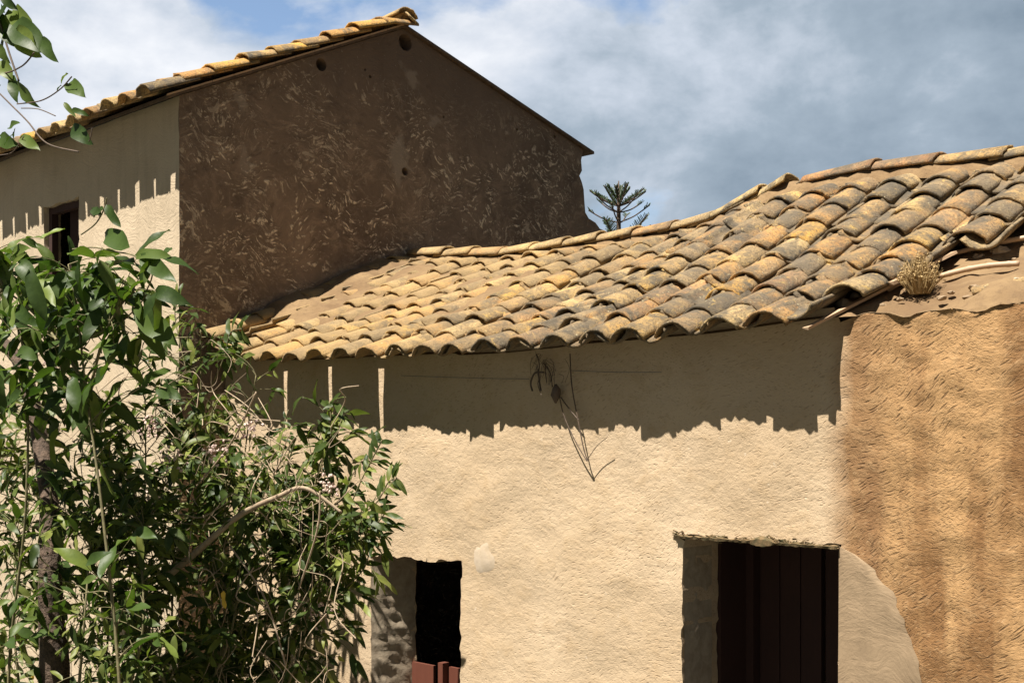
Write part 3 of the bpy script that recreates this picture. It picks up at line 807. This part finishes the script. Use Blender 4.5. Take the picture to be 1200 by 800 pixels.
# ---------------------------------------------------------------- debris on the stripped corner
def bez(pts, n=12):
    pts = [Vector(p) for p in pts]; out = []
    m_ = len(pts) - 1
    for i in range(m_):
        p0 = pts[max(i - 1, 0)]; p1 = pts[i]; p2 = pts[i + 1]; p3 = pts[min(i + 2, m_)]
        for k in range(n):
            t = k / n
            out.append(.5 * ((2 * p1) + (-p0 + p2) * t + (2 * p0 - 5 * p1 + 4 * p2 - p3) * t * t + (-p0 + 3 * p1 - 3 * p2 + p3) * t ** 3))
    return out + [pts[-1]]
def on_bed(px, py, lift=0.):
    # point of the mud bed seen at a photo position (numerical)
    lo, hi = 3.0, 9.0
    xp = (px - 600) / F
    d = Vector((Q * (xp - 1), Q * (xp + 1), (512 - py) / F))
    best = None; t = 4.5
    while t < 9.5:
        p = d * t
        z = bed(p.x, p.y) - .03 if p.y > YW else -9
        if p.z + H <= z: return Vector((p.x, p.y, z + lift))
        t += .01
    return Vector((d.x * 5.2, d.y * 5.2, d.z * 5.2 + H + lift))
def cane(a, b, r, label):
    mb = MB(); A_, B_ = Vector(a), Vector(b); n_ = 24; pts = []; rr = []
    for i in range(n_ + 1):
        t = i / n_; p = A_.lerp(B_, t); p.z += .012 * math.sin(t * 3.1)
        pts.append(p); rr.append(r * (1.14 if i % 6 == 3 else 1))
    mb.tube(pts, rr, 8)
    tag(mb.build('cane_pole', M_cane, None, True), label, 'cane', 'dry canes lying on the bare mud of the roof corner')
c1 = on_bed(1084, 316, .035); c2 = on_bed(1240, 287, .05)
cane(c1, c2, .011, 'longer upper dry cane lying across the mud just right of the dry tuft')
c1 = on_bed(1102, 332, .03); c2 = on_bed(1194, 318, .03)
cane(c1, c2, .012, 'shorter jointed dry cane lying on the mud below the longer one')
c1 = on_bed(1040, 347, .02); c2 = on_bed(1068, 338, .025)
cane(c1, c2, .010, 'stub of cane poking out left of the dry tuft on the mud')
def lath(pa, pb, w, label):
    A_, B_ = pa, pb; d = (B_ - A_); mb = MB()
    q = d.to_track_quat('X', 'Z').to_matrix()
    mb.box((A_ + B_) / 2, (d.length, w, .012), q, jit=.002)
    o = mb.build('wooden_lath', M_cane, None); tag(o, label, 'lath', 'wooden laths along the broken roof edge')
def edge_pt(px, py, dz=.0): 
    p = on_bed(px, py, .03 + dz); return p
lath(Vector((-2.745, 4.42, bed(-2.74, 4.42) + .0)), Vector((-2.60, 4.90, bed(-2.6, 4.9) + .02)), .035, 'lowest pale lath running up from the eave at the broken tile edge')
lath(Vector((-2.56, 4.78, bed(-2.56, 4.78) + .045)), Vector((-2.45, 5.12, bed(-2.45, 5.12) + .05)), .03, 'pale lath left of the dry tuft, above the lowest one')

# trough-shaped loose tile holding rubble
def loose_tile(px, py, ang, cover, rnd, label, l=.36, r=.095, lift=.02):
    c = on_bed(px, py, lift); d = Vector((math.cos(ang), math.sin(ang), 0)) * l / 2
    p0 = c - d; p1 = c + d; p0.z = bed(p0.x, p0.y) + lift - .02; p1.z = bed(p1.x, p1.y) + lift - .02
    mb = MB(); tile(mb, p0, p1, Vector((-math.sin(ang), math.cos(ang), 0)), r, r * .8, cover, rnd)
    o = mb.build('loose_tile', M_tile2, None, True); tag(o, label, 'roof tile', 'loose tiles on the stripped roof corner'); return c
tcn = loose_tile(1155, 280, math.radians(72), False, .55, 'upturned trough tile full of rubble below the tile edge at the far right', lift=.03)
loose_tile(1176, 338, math.radians(24), True, .48, 'tile half sunk in mud between the shorter cane and the ochre wall top', .22, .06, -.012)
loose_tile(1046, 334, math.radians(66), False, .62, 'narrow broken trough tile beside the left side of the dry tuft', .25, .06, .0)
def stone(c, r, label, grp='stones and rubble on the stripped roof corner', mt=None):
    mb = MB(); vs = []; n1, n2 = 6, 9; o = R.random() * 99
    vs.append((c.x, c.y, c.z - r * .6))
    for i in range(1, n1):
        th = math.pi * i / n1
        for k in range(n2):
            g = 2 * math.pi * k / n2; d = Vector((math.sin(th) * math.cos(g), math.sin(th) * math.sin(g), -math.cos(th)))
            q = r * (1 + .5 * fn(d, 1.4, o)); vs.append((c.x + d.x * q * 1.25, c.y + d.y * q, c.z + d.z * q * .65))
    vs.append((c.x, c.y, c.z + r * .6)); fs = [(0, 1 + (k + 1) % n2, 1 + k) for k in range(n2)]
    for i in range(n1 - 2):
        for k in range(n2): a = 1 + i * n2; fs.append((a + k, a + (k + 1) % n2, a + n2 + (k + 1) % n2, a + n2 + k))
    a = 1 + (n1 - 2) * n2; fs += [(a + k, a + (k + 1) % n2, len(vs) - 1) for k in range(n2)]
    mb.add(vs, fs); tag(mb.build('stone', mt or M_stone, None), label, 'stone', grp)
for px, py, r, lb in ((1163, 268, .045, 'largest pale stone, in the trough tile at the far right'), (1146, 281, .03, 'small stone in the middle of the trough tile'),
                      (1138, 288, .022, 'smallest stone at the low end of the trough tile'), (1175, 258, .03, 'stone jammed under the tile edge above the trough tile'),
                      (1172, 300, .035, 'round stone on the mud just below the trough tile'), (1147, 306, .022, 'pebble beside the longer cane at right'),
                      (1193, 334, .022, 'pale stone at the right end of the shorter cane'), (990, 362, .04, 'flat crumb of mortar on the corner where eave and ochre wall meet'),
                      (1003, 352, .025, 'small mortar crumb just above the flat one at the wall corner'), (1012, 345, .02, 'tiny mortar crumb nearest the laths')):
    stone(on_bed(px, py, .015), r, lb)

for k in range(34):
    px = R.uniform(985, 1199); y_lo = 372 - (px - 985) * .10; y_hi = 345 - (px - 985) * .33
    stone(on_bed(px, R.uniform(y_hi, y_lo - 6), .006), R.uniform(.007, .019), 'small crumb among the mud crumbs scattered over the bare roof corner', 'mud crumbs scattered on the bare roof corner', M_crumb)
# dry tuft of grass
def dry_tuft():
    base = on_bed(1078, 345, .0)
    mb = MB()
    for k in range(420):
        g = R.uniform(0, 6.283); sp = R.uniform(0, 1) ** .7
        tip = base + Vector((math.cos(g) * .10 * sp, math.sin(g) * .10 * sp, .16 * (1 - .45 * sp * sp) * R.uniform(.55, 1.1)))
        b0 = base + Vector((math.cos(g) * .04 * sp, math.sin(g) * .04 * sp, 0))
        mid = b0.lerp(tip, .5) + Vector((R.uniform(-.012, .012), R.uniform(-.012, .012), .015))
        mb.tube([b0, mid, tip], [.0016, .0013, .0006], 3, R.random(), cap=False)
        if R.random() < .6:
            q = mid.lerp(tip, R.random()); mb.box(q, (.007, .005, .007), Matrix.Rotation(R.random() * 3, 3, 'X'), jit=.002)
    tag(mb.build('dry_grass_tuft', M_dryg, None), 'round straw-coloured dry tuft growing from the bare mud of the roof corner', 'dry plant')
dry_tuft()

# hanging dry twigs under the eave, and cable
def hang_twigs():
    root = thing('hanging_twigs', 'dead dark twigs and roots hanging from the eave in front of the shaded plaster', 'twigs', P(648, 425, Y=YW - .05))
    mb = MB(); Yk = YW - .04
    mb.tube(bez([P(655, 462, Y=Yk), P(662, 490, Y=Yk), P(676, 520, Y=Yk), P(688, 540, Y=Yk)]), .003, 5)
    mb.tube(bez([P(668, 414, Y=Yk), P(670, 450, Y=Yk), P(677, 490, Y=Yk), P(684, 525, Y=Yk), P(689, 540, Y=Yk)]), .0034, 5)
    mb.tube(bez([P(657, 465, Y=Yk), P(668, 480, Y=Yk), P(678, 492, Y=Yk)]), .0035, 5)
    mb.tube(bez([P(687, 540, Y=Yk), P(700, 522, Y=Yk), P(712, 512, Y=Yk)]), .002, 4)
    plabel(mb.build('stem', M_twigd, root), 'long bare hanging stems')
    mb = MB()
    for k in range(30):
        x = R.gauss(640, 11); y = R.uniform(412, 440)
        p = P(x, y, Y=YW - .05 + R.uniform(-.03, .03)); q = p + Vector((R.uniform(-.05, .05), R.uniform(-.02, .02), -R.uniform(.03, .13)))
        m2 = p.lerp(q, .5) + Vector((R.uniform(-.03, .03), 0, .01)); mb.tube(bez([p, m2, q], 4), [.0025] * 9 if R.random() < .15 else [.001] * 9, 4)
    # curled root loop
    mb.tube(bez([P(637, 436, Y=YW - .06), P(627, 437, Y=YW - .06), P(622, 448, Y=YW - .05), P(624, 458, Y=YW - .05)]), .005, 5)
    mb.tube(bez([P(631, 432, Y=YW - .05), P(632, 445, Y=YW - .05), P(634, 458, Y=YW - .05)]), .005, 5)
    c = P(651, 463, Y=YW - .05)
    mb.build('root_tangle', M_twigd, root)
    mb = MB(); mb.tube([c + Vector((0, 0, .055)), c + Vector((.005, 0, .03)), c, c - Vector((0, 0, .04))], [.006, .022, .026, .004], 7)
    plabel(mb.build('dead_leaf', M_twigd, root, True), 'curled brown dead leaf')
hang_twigs()
mb = MB(); pts = [P(x, y, Y=YW - .025) for x, y in ((470, 440), (560, 443), (620, 444))]
mb.tube(bez(pts), .0018, 5); pts = [P(x, y, Y=YW - .025) for x, y in ((668, 434), (720, 436), (775, 436), (960, 405))]
mb.tube(bez(pts[:3]), .0018, 5)
tag(mb.build('cable', M_cable), 'thin grey cable along the shaded plaster under the eave', 'cable')

# ---------------------------------------------------------------- foliage
LEAFP = tuple((t / 8, 2.05 * (t / 8) ** .62 * (1 - t / 8) ** .85 + (.02 if t == 0 else 0)) for t in range(9))
def leaf(mb, base, d, nrm, L_, W_, rnd, bend=.35, fold=.25, m=0):
    d = d.normalized(); side = d.cross(nrm)
    if side.length < 1e-3: side = d.cross(Vector((1, 0, .1)))
    side.normalize(); nn = side.cross(d).normalized()
    prof = LEAFP
    vs = []
    for t, w in prof:
        c = base + d * (L_ * (t - .1 * bend * t * t)) - nn * (L_ * bend * t * t * .6)
        h = W_ * .5 * w
        wav = .08 * W_ * math.sin(t * 9 + rnd * 20)
        vs += [c - side * h + nn * (fold * h + wav), c, c + side * h + nn * (fold * h - wav)]
    fs = []
    for i in range(len(prof) - 1):
        a = i * 3; fs += [(a, a + 1, a + 4, a + 3), (a + 1, a + 2, a + 5, a + 4)]
    mb.add(vs, fs, rnd, m)
def rv(): 
    while True:
        v = Vector((R.uniform(-1, 1), R.uniform(-1, 1), R.uniform(-1, 1)))
        if .1 < v.length < 1: return v.normalized()

def plant(name, label, cat, stems, leafmat, stemmat, LL, twig_n, twig_len, leaves_per, ground_pt=None, stem_r=.008, bendy=.4, droop=.35, asp=.42, extra=None, up=.3, tw_r=.003, lmin=.55):
    base = ground_pt or Vector((stems[0][0].x, stems[0][0].y, 0))
    root = thing(name, label, cat, (base.x, base.y, 0))
    sb, lb = MB(), MB()
    for st in stems:
        pts = bez(st, 8); n_ = len(pts)
        sb.tube(pts, [stem_r * (1 - .65 * i / n_) for i in range(n_)], 6)
        tot = twig_n * max(1, len(st) - 1)
        for k in range(int(tot)):
            i = R.randint(int(n_ * .12), n_ - 1); p = pts[i]
            ax = (pts[min(i + 1, n_ - 1)] - pts[max(i - 1, 0)]).normalized()
            d = (rv() + ax * .5 + Vector((0, 0, up))).normalized(); l = twig_len * R.uniform(.5, 1.25)
            tp = [p]
            q = p.copy(); dd_ = d.copy()
            for s_ in range(5):
                dd_ = (dd_ + rv() * bendy * .5 + Vector((0, 0, -droop * .25))).normalized(); q = q + dd_ * l / 5
                tp.append(q.copy())
            if max(t.y for t in tp) > YT - .12 and p.x < XG + .1: continue
            if max(t.y for t in tp) > YW - .08: continue
            sb.tube(tp, [tw_r * (1 - .12 * i2) for i2 in range(6)], 4, cap=False)
            for s_ in range(leaves_per):
                f = R.uniform(.25, 1) if s_ else 1.
                j = min(int(f * 5), 4); pp = tp[j].lerp(tp[j + 1], f * 5 - j)
                ld = ((tp[j + 1] - tp[j]).normalized() * .7 + rv() * .9 + Vector((0, 0, -droop * .6))).normalized()
                nr_ = (Vector((0, -.5, .85)) + rv() * .75).normalized()
                if abs(ld.dot(nr_)) > .9: continue
                ln = LL * R.uniform(lmin, 1.2)
                leaf(lb, pp, ld, nr_, ln, ln * asp * R.uniform(.8, 1.15), R.random(), R.uniform(.1, .8), R.uniform(.1, .5))
    if extra: extra(sb, lb)
    plabel(sb.build('stems', stemmat, root, True), 'thin stems')
    l_ = lb.build('leaves', leafmat, root, True)
    return root

def G(x, y, Y): return P(x, y, Y=Y)
# broad-leaved climber at the left
ya = 2.75
stA = [
    [G(150, 1050, ya), G(140, 800, ya), G(120, 600, ya), G(100, 450, ya), G(90, 360, ya), G(80, 310, ya)],
    [G(20, 1050, ya), G(10, 800, ya), G(30, 600, ya), G(30, 430, ya), G(5, 340, ya), G(-15, 290, ya)],
    [G(60, 1050, 3.0), G(70, 800, 3.0), G(60, 620, 3.0), G(60, 450, 3.0), G(50, 380, 2.9), G(55, 340, 2.9)],
    [G(100, 480, ya), G(120, 400, ya), G(140, 360, ya), G(155, 345, ya)],
    [G(60, 520, ya), G(-10, 450, ya), G(-60, 400, ya)],
    [G(100, 450, ya), G(60, 390, ya), G(20, 350, ya), G(-30, 320, ya)],
]
def exA(sb, lb):
    # two big drooping leaves and the airy shoots that reach over the cream wall
    def sprig(pts, lv, r=.0035):
        w = bez([G(a, b, ya) for a, b in pts]); sb.tube(w, r, 5)
        for (x, y, dx, dy, ln, wd) in lv:
            p = G(x, y, ya); q = G(x + dx, y + dy, ya)
            leaf(lb, p, (q - p), Vector((R.uniform(-.3, .3), -.8, .5)), (q - p).length * ln, (q - p).length * wd, R.random(), .25, .3)
    sprig([(85, 292), (110, 290), (135, 295), (158, 300), (178, 318), (172, 340)], [(152, 290, -36, -22, 1.1, .42), (165, 298, 34, 28, 1, .38), (170, 312, -4, 50, 1.1, .48), (158, 300, 45, -8, .8, .25), (175, 355, 8, 34, 1, .4), (120, 290, -12, 30, 1, .4)])
    sprig([(95, 275), (112, 262), (122, 245), (125, 232)], [(125, 240, 14, 28, .9, .4), (118, 252, -16, -12, .9, .4), (122, 245, -18, 8, .9, .4)])
    sprig([(70, 430), (100, 400), (150, 370), (172, 345)], [(150, 372, -40, 30, 1, .45), (120, 388, -20, -45, 1.1, .45), (160, 362, 45, 42, .9, .4), (100, 400, -45, 18, 1.1, .5)])
    sprig([(90, 520), (110, 490), (140, 470), (170, 452), (195, 455)], [(140, 470, -35, 35, 1, .4), (165, 455, 30, -30, .9, .4), (185, 455, 30, 12, .8, .4), (120, 482, 20, -42, 1, .45)])
    for k in range(46):
        x = R.uniform(-20, 150); y = R.uniform(300, 470)
        if x > 110 and y < 330: continue
        p = G(x, y, ya - R.uniform(-.1, .35)); g = R.uniform(-.6, 3.7)
        leaf(lb, p, Vector((math.cos(g) * .8, R.uniform(-.5, .3), -abs(math.sin(g)) * .9 - .1)), (Vector((0, -.75, .6)) + rv() * .5), R.uniform(.15, .27), R.uniform(.07, .11), R.random(), R.uniform(.1, .7), .35)
plant('climber_plant', 'broad-leaved glossy climber with large drooping leaves in front of the cream wall', 'climber', stA, M_leafA, M_stem, .185, 7, .26, 4, stem_r=.009, extra=exA, droop=.5)

# finer shrub in the middle
ys_ = 3.75
stB = []
for (bx, tx, ty, Y_) in ((190, 210, 420, 3.7), (230, 250, 470, 3.8), (250, 300, 440, 3.9), (280, 345, 520, 3.9), (170, 170, 470, 3.5), (120, 130, 500, 3.4), (60, 40, 500, 3.3), (300, 395, 500, 3.95),
                         (300, 400, 585, 3.9), (320, 425, 625, 3.9), (210, 320, 590, 3.6), (90, 200, 560, 3.4), (240, 235, 385, 3.9), (200, 150, 560, 3.3), (330, 365, 640, 3.8), (20, -10, 520, 3.2), (260, 265, 560, 3.7), (100, 110, 600, 3.0), (150, 170, 620, 3.1), (30, 20, 620, 3.0)):
    stB.append([G(bx, 1080, Y_), G(bx + R.uniform(-15, 15), 880, Y_ - .05), G((bx + tx) / 2 + R.uniform(-10, 10), 740, Y_ - .1), G(bx * .3 + tx * .7, (ty + 660) / 2, Y_), G(tx, ty, Y_)])
def exB(sb, lb):
    def sprig(pts, Y_=3.9, n_=7, ll=.10):
        w = bez([G(a, b, Y_) for a, b in pts], 6); sb.tube(w, .0035, 5)
        for k in range(n_):
            i = int(len(w) * (.4 + .6 * k / n_)); i = min(i, len(w) - 2)
            for sg in (-1, 1):
                ax = (w[i + 1] - w[i]).normalized(); sd = ax.cross(Vector((0, 1, 0))).normalized() * sg
                leaf(lb, w[i], ax * .6 + sd + rv() * .3, Vector((0, -.8, .6)) + rv() * .4, ll * R.uniform(.7, 1.2), ll * .36, R.random(), .4, .3)
    sprig([(380, 640), (385, 560), (388, 500), (386, 470)], n_=9); sprig([(400, 620), (420, 570), (435, 540), (448, 515)], n_=7)
    sprig([(410, 610), (440, 590), (455, 565), (465, 560)], n_=7); sprig([(330, 600), (325, 560), (328, 520), (338, 480)], n_=4, ll=.06)
    sprig([(400, 640), (425, 630), (440, 615), (452, 600)], n_=6); sprig([(370, 690), (400, 690), (425, 668), (432, 650)], n_=7)
    sprig([(240, 470), (262, 420), (270, 390), (285, 385)], 3.95, 6, .13); sprig([(230, 480), (215, 420), (205, 370), (210, 350)], 3.9, 8, .12)
    sprig([(200, 480), (175, 430), (185, 400), (225, 395)], 3.8, 8, .13)
root = plant('leafy_shrub', 'dense tangled shrub with small green leaves growing against the pale plaster', 'shrub', stB, M_leafB, M_stem, .128, 19, .26, 6, stem_r=.009, extra=exB, droop=.45, asp=.38, lmin=.4)
# tangle of dry stems, branch, flowers, yellow leaf
mb = MB()
for k in range(300):
    x = R.uniform(-10, 400); y = R.uniform(430, 800)
    if x > 300 and y < 500: continue
    Y_ = R.uniform(3.25, 3.8); g = R.uniform(0, 6.28) if y < 620 else R.uniform(1.1, 2.1); l = R.uniform(25, 90) * (1.4 if y > 620 else 1)
    p0 = G(x, y, Y_); p3 = G(x + l * math.cos(g), y + l * math.sin(g), Y_ + R.uniform(-.15, .15))
    m1 = p0.lerp(p3, .33) + rv() * .08; m2 = p0.lerp(p3, .66) + rv() * .08
    mb.tube(bez([p0, m1, m2, p3], 5), R.choice([.0016, .002, .003]), 4, cap=False)
for a in ([(150, 560), (165, 610), (160, 640)], [(270, 640), (310, 700), (335, 780)], [(375, 575), (372, 620), (350, 690)], [(95, 700), (120, 760), (150, 790)], [(300, 460), (270, 520), (230, 570)]):
    mb.tube(bez([G(x, y, 3.35) for x, y in a]), .0045, 5)
plabel(mb.build('dry_stems', M_twig, root, True), 'pale dry tangled stems')
mb = MB(); w = bez([G(200, 672, 3.30), G(232, 645, 3.32), G(280, 604, 3.36), G(325, 582, 3.42), G(358, 572, 3.5), G(400, 600, 3.6)])
mb.tube(w, [.019 - .012 * i / len(w) for i in range(len(w))], 9)
plabel(mb.build('branch', M_twig, root, True), 'thick pale branch slanting up through the leaves')
mb = MB()
for cx, cy in ((80, 648), (95, 668), (60, 430), (175, 500), (385, 570), (370, 715), (70, 480), (290, 500), (110, 655), (250, 530), (200, 540), (170, 585)):
    for k in range(26):
        p = G(cx + R.gauss(0, 7), cy + R.gauss(0, 7), 3.3 if cx < 300 else 3.7)
        mb.box(p, (.010, .008, .012), Matrix.Rotation(R.random() * 3, 3, 'X') @ Matrix.Rotation(R.random() * 3, 3, 'Z'), jit=.003)
plabel(mb.build('blossom', M_flower, root), 'tiny pale pink blossom clusters')
for px, py, ln in ((262, 692, .085), (38, 782, .07)):
    mb = MB(); leaf(mb, G(px, py, 3.2), Vector((.1, 0, -1)), Vector((0, -.9, .3)), ln, ln * .6, .5, .1, .2)
    plabel(mb.build('yellow_leaf', M_yleaf, root, True), 'single yellow leaf')

# tree at the far left: trunk low down, a bough leaning over the top corner
yt = 2.95
tree = thing('broadleaf_tree', 'slender tree, brown trunk at lower left, leafy bough in the top left corner', 'tree', (G(62, 1000, yt).x, yt, 0))
mb = MB(); tp = [Vector((G(62, 1000, yt).x, yt, -.05)), G(64, 800, yt), G(60, 720, yt), G(58, 650, yt), G(54, 560, yt + .1), G(20, 420, 3.2), G(-60, 350, 3.2), G(-90, 150, 2.4), G(-70, 20, 2.1), G(-20, -40, 2.0)]
w = bez(tp, 8); n_ = len(w); mb.tube(w, [max(.012, (.092 - .086 * (i / n_) ** .8) * (1 + .12 * fn((i * .6, 0, 0)))) for i in range(n_)], 12)
mb.build('trunk', M_bark, tree, True)
bs, bl = MB(), MB(); yb = 2.0
def twigpx(pts, r=.004): w_ = bez([G(a, b, yb) for a, b in pts], 8); bs.tube(w_, r, 5); return w_
def lf(x, y, dx, dy, wd=.4):
    p = G(x, y, yb + R.uniform(-.03, .03)); q = G(x + dx, y + dy, yb); leaf(bl, p, q - p, Vector((R.uniform(-.5, .5), -.9, .35)), (q - p).length, (q - p).length * wd, R.random(), .25, .35)
twigpx([(-20, -40), (-5, 10), (10, 60), (22, 95)]); twigpx([(-20, 60), (0, 85), (25, 78), (40, 62)], .003); twigpx([(-10, 100), (12, 122), (32, 142), (55, 168), (92, 178)], .003)
twigpx([(20, 122), (48, 118), (70, 105), (84, 90)], .0025); twigpx([(25, 127), (45, 128), (65, 136)], .002); twigpx([(0, 182), (15, 178), (28, 160)], .002); twigpx([(108, 150), (106, 162), (104, 166)], .002)
for a in ((10, 5, -18, 26, .5), (12, 12, 20, 22, .5), (14, 30, 34, 24, .55), (8, 34, -10, 30, .45), (20, 35, 22, 30, .6), (50, 45, 12, 26, .45), (14, 88, 3, 30, .45), (20, 95, 20, 32, .38),
          (0, 72, 12, 20, .6), (-5, 50, 14, 24, .5), (0, 100, -14, 8, .4), (72, 98, 4, -14, .5), (72, 100, -8, 8, .5), (80, 98, 14, 10, .45), (84, 150, 18, 14, .4), (25, 160, 16, 12, .4), (5, 15, -14, 2, .5),
          (75, 120, 12, 16, .35), (84, 128, 18, 6, .3), (10, 150, 10, -8, .5), (0, 160, 14, 10, .5), (18, 150, -4, 16, .5), (5, 170, 8, -14, .6), (-4, 20, 18, 30, .5), (2, -6, 16, 18, .5)):
    lf(*a)
cr = bs.build('bough', M_twigd, tree, True); bl.build('leaves', M_leafA, tree, True)

# ---------------------------------------------------------------- distant conifer
def pine():
    D = 46.0
    def W(px, py, off=0):
        xp = (px - 600) / F; d = Vector((Q * (xp - 1), Q * (xp + 1), (512 - py) / F)) * D
        return Vector((d.x, d.y, d.z + H))
    base = W(725, 300); s = D / F
    root = thing('norfolk_pine', 'small dark tiered conifer far behind the low roof ridge', 'tree', (base.x, base.y, 0))
    tr, cr_ = MB(), MB()
    tr.tube([Vector((base.x, base.y, 0)), W(725, 300), W(725, 250), W(725, 212)], [.22, .10, .075, .02], 8)
    ctr = Vector((base.x, base.y, 0))
    Rg = random.Random(3)
    def tuft(a, b, w0, w1, n=26):
        """flat fan of needled twiglets along a->b"""
        ax = (b - a); sd = ax.cross(Vector((0, 0, 1))).normalized()
        for k in range(n):
            t = (k + .5) / n; p = a.lerp(b, t); ww = w0 + (w1 - w0) * math.sin(t * math.pi) ** .7
            for sg in (-1, 1):
                q = p + sd * sg * ww * Rg.uniform(.7, 1.1) + ax.normalized() * ww * .5 + Vector((0, 0, Rg.uniform(.0, .10) + .3 * ww))
                cr_.tube([p, q], [.022, .012], 4, Rg.random(), cap=False)
    tiers = ((242, 223, 34, 8, .6, .2, .10), (236, 217, 15, 6, .6, .3, .09), (249, 230, 40, 4, .22, .80, .17), (261, 242, 42, 4, .22, .82, .17), (285, 262, 52, 7, .8, .4, .25), (315, 290, 60, 8, .8, .4, .28), (345, 322, 66, 9, .8, .3, .3))
    for y0, y1, rad, nb, dens, start, w in tiers:
        ph = Rg.random()
        for k in range(nb):
            g = 2 * math.pi * (k + ph) / nb; rr = rad * s * Rg.uniform(.85, 1.08)
            a = ctr.copy(); a.z = W(725, y0).z; b = a + Vector((math.cos(g) * rr, math.sin(g) * rr, (y0 - y1) * s * Rg.uniform(.8, 1.1)))
            m_ = a.lerp(b, .5) - Vector((0, 0, .12 * rr * .6)); pts = bez([a, m_, b], 6)
            tr.tube(pts, [.026] * len(pts), 5)
            tuft(pts[int(start * (len(pts) - 1))], b, .05, w, int(30 * dens * (1 - start * .5)))
    tr.build('trunk', M_bark, root, True); cr_.build('crown', M_leafP, root)
pine()
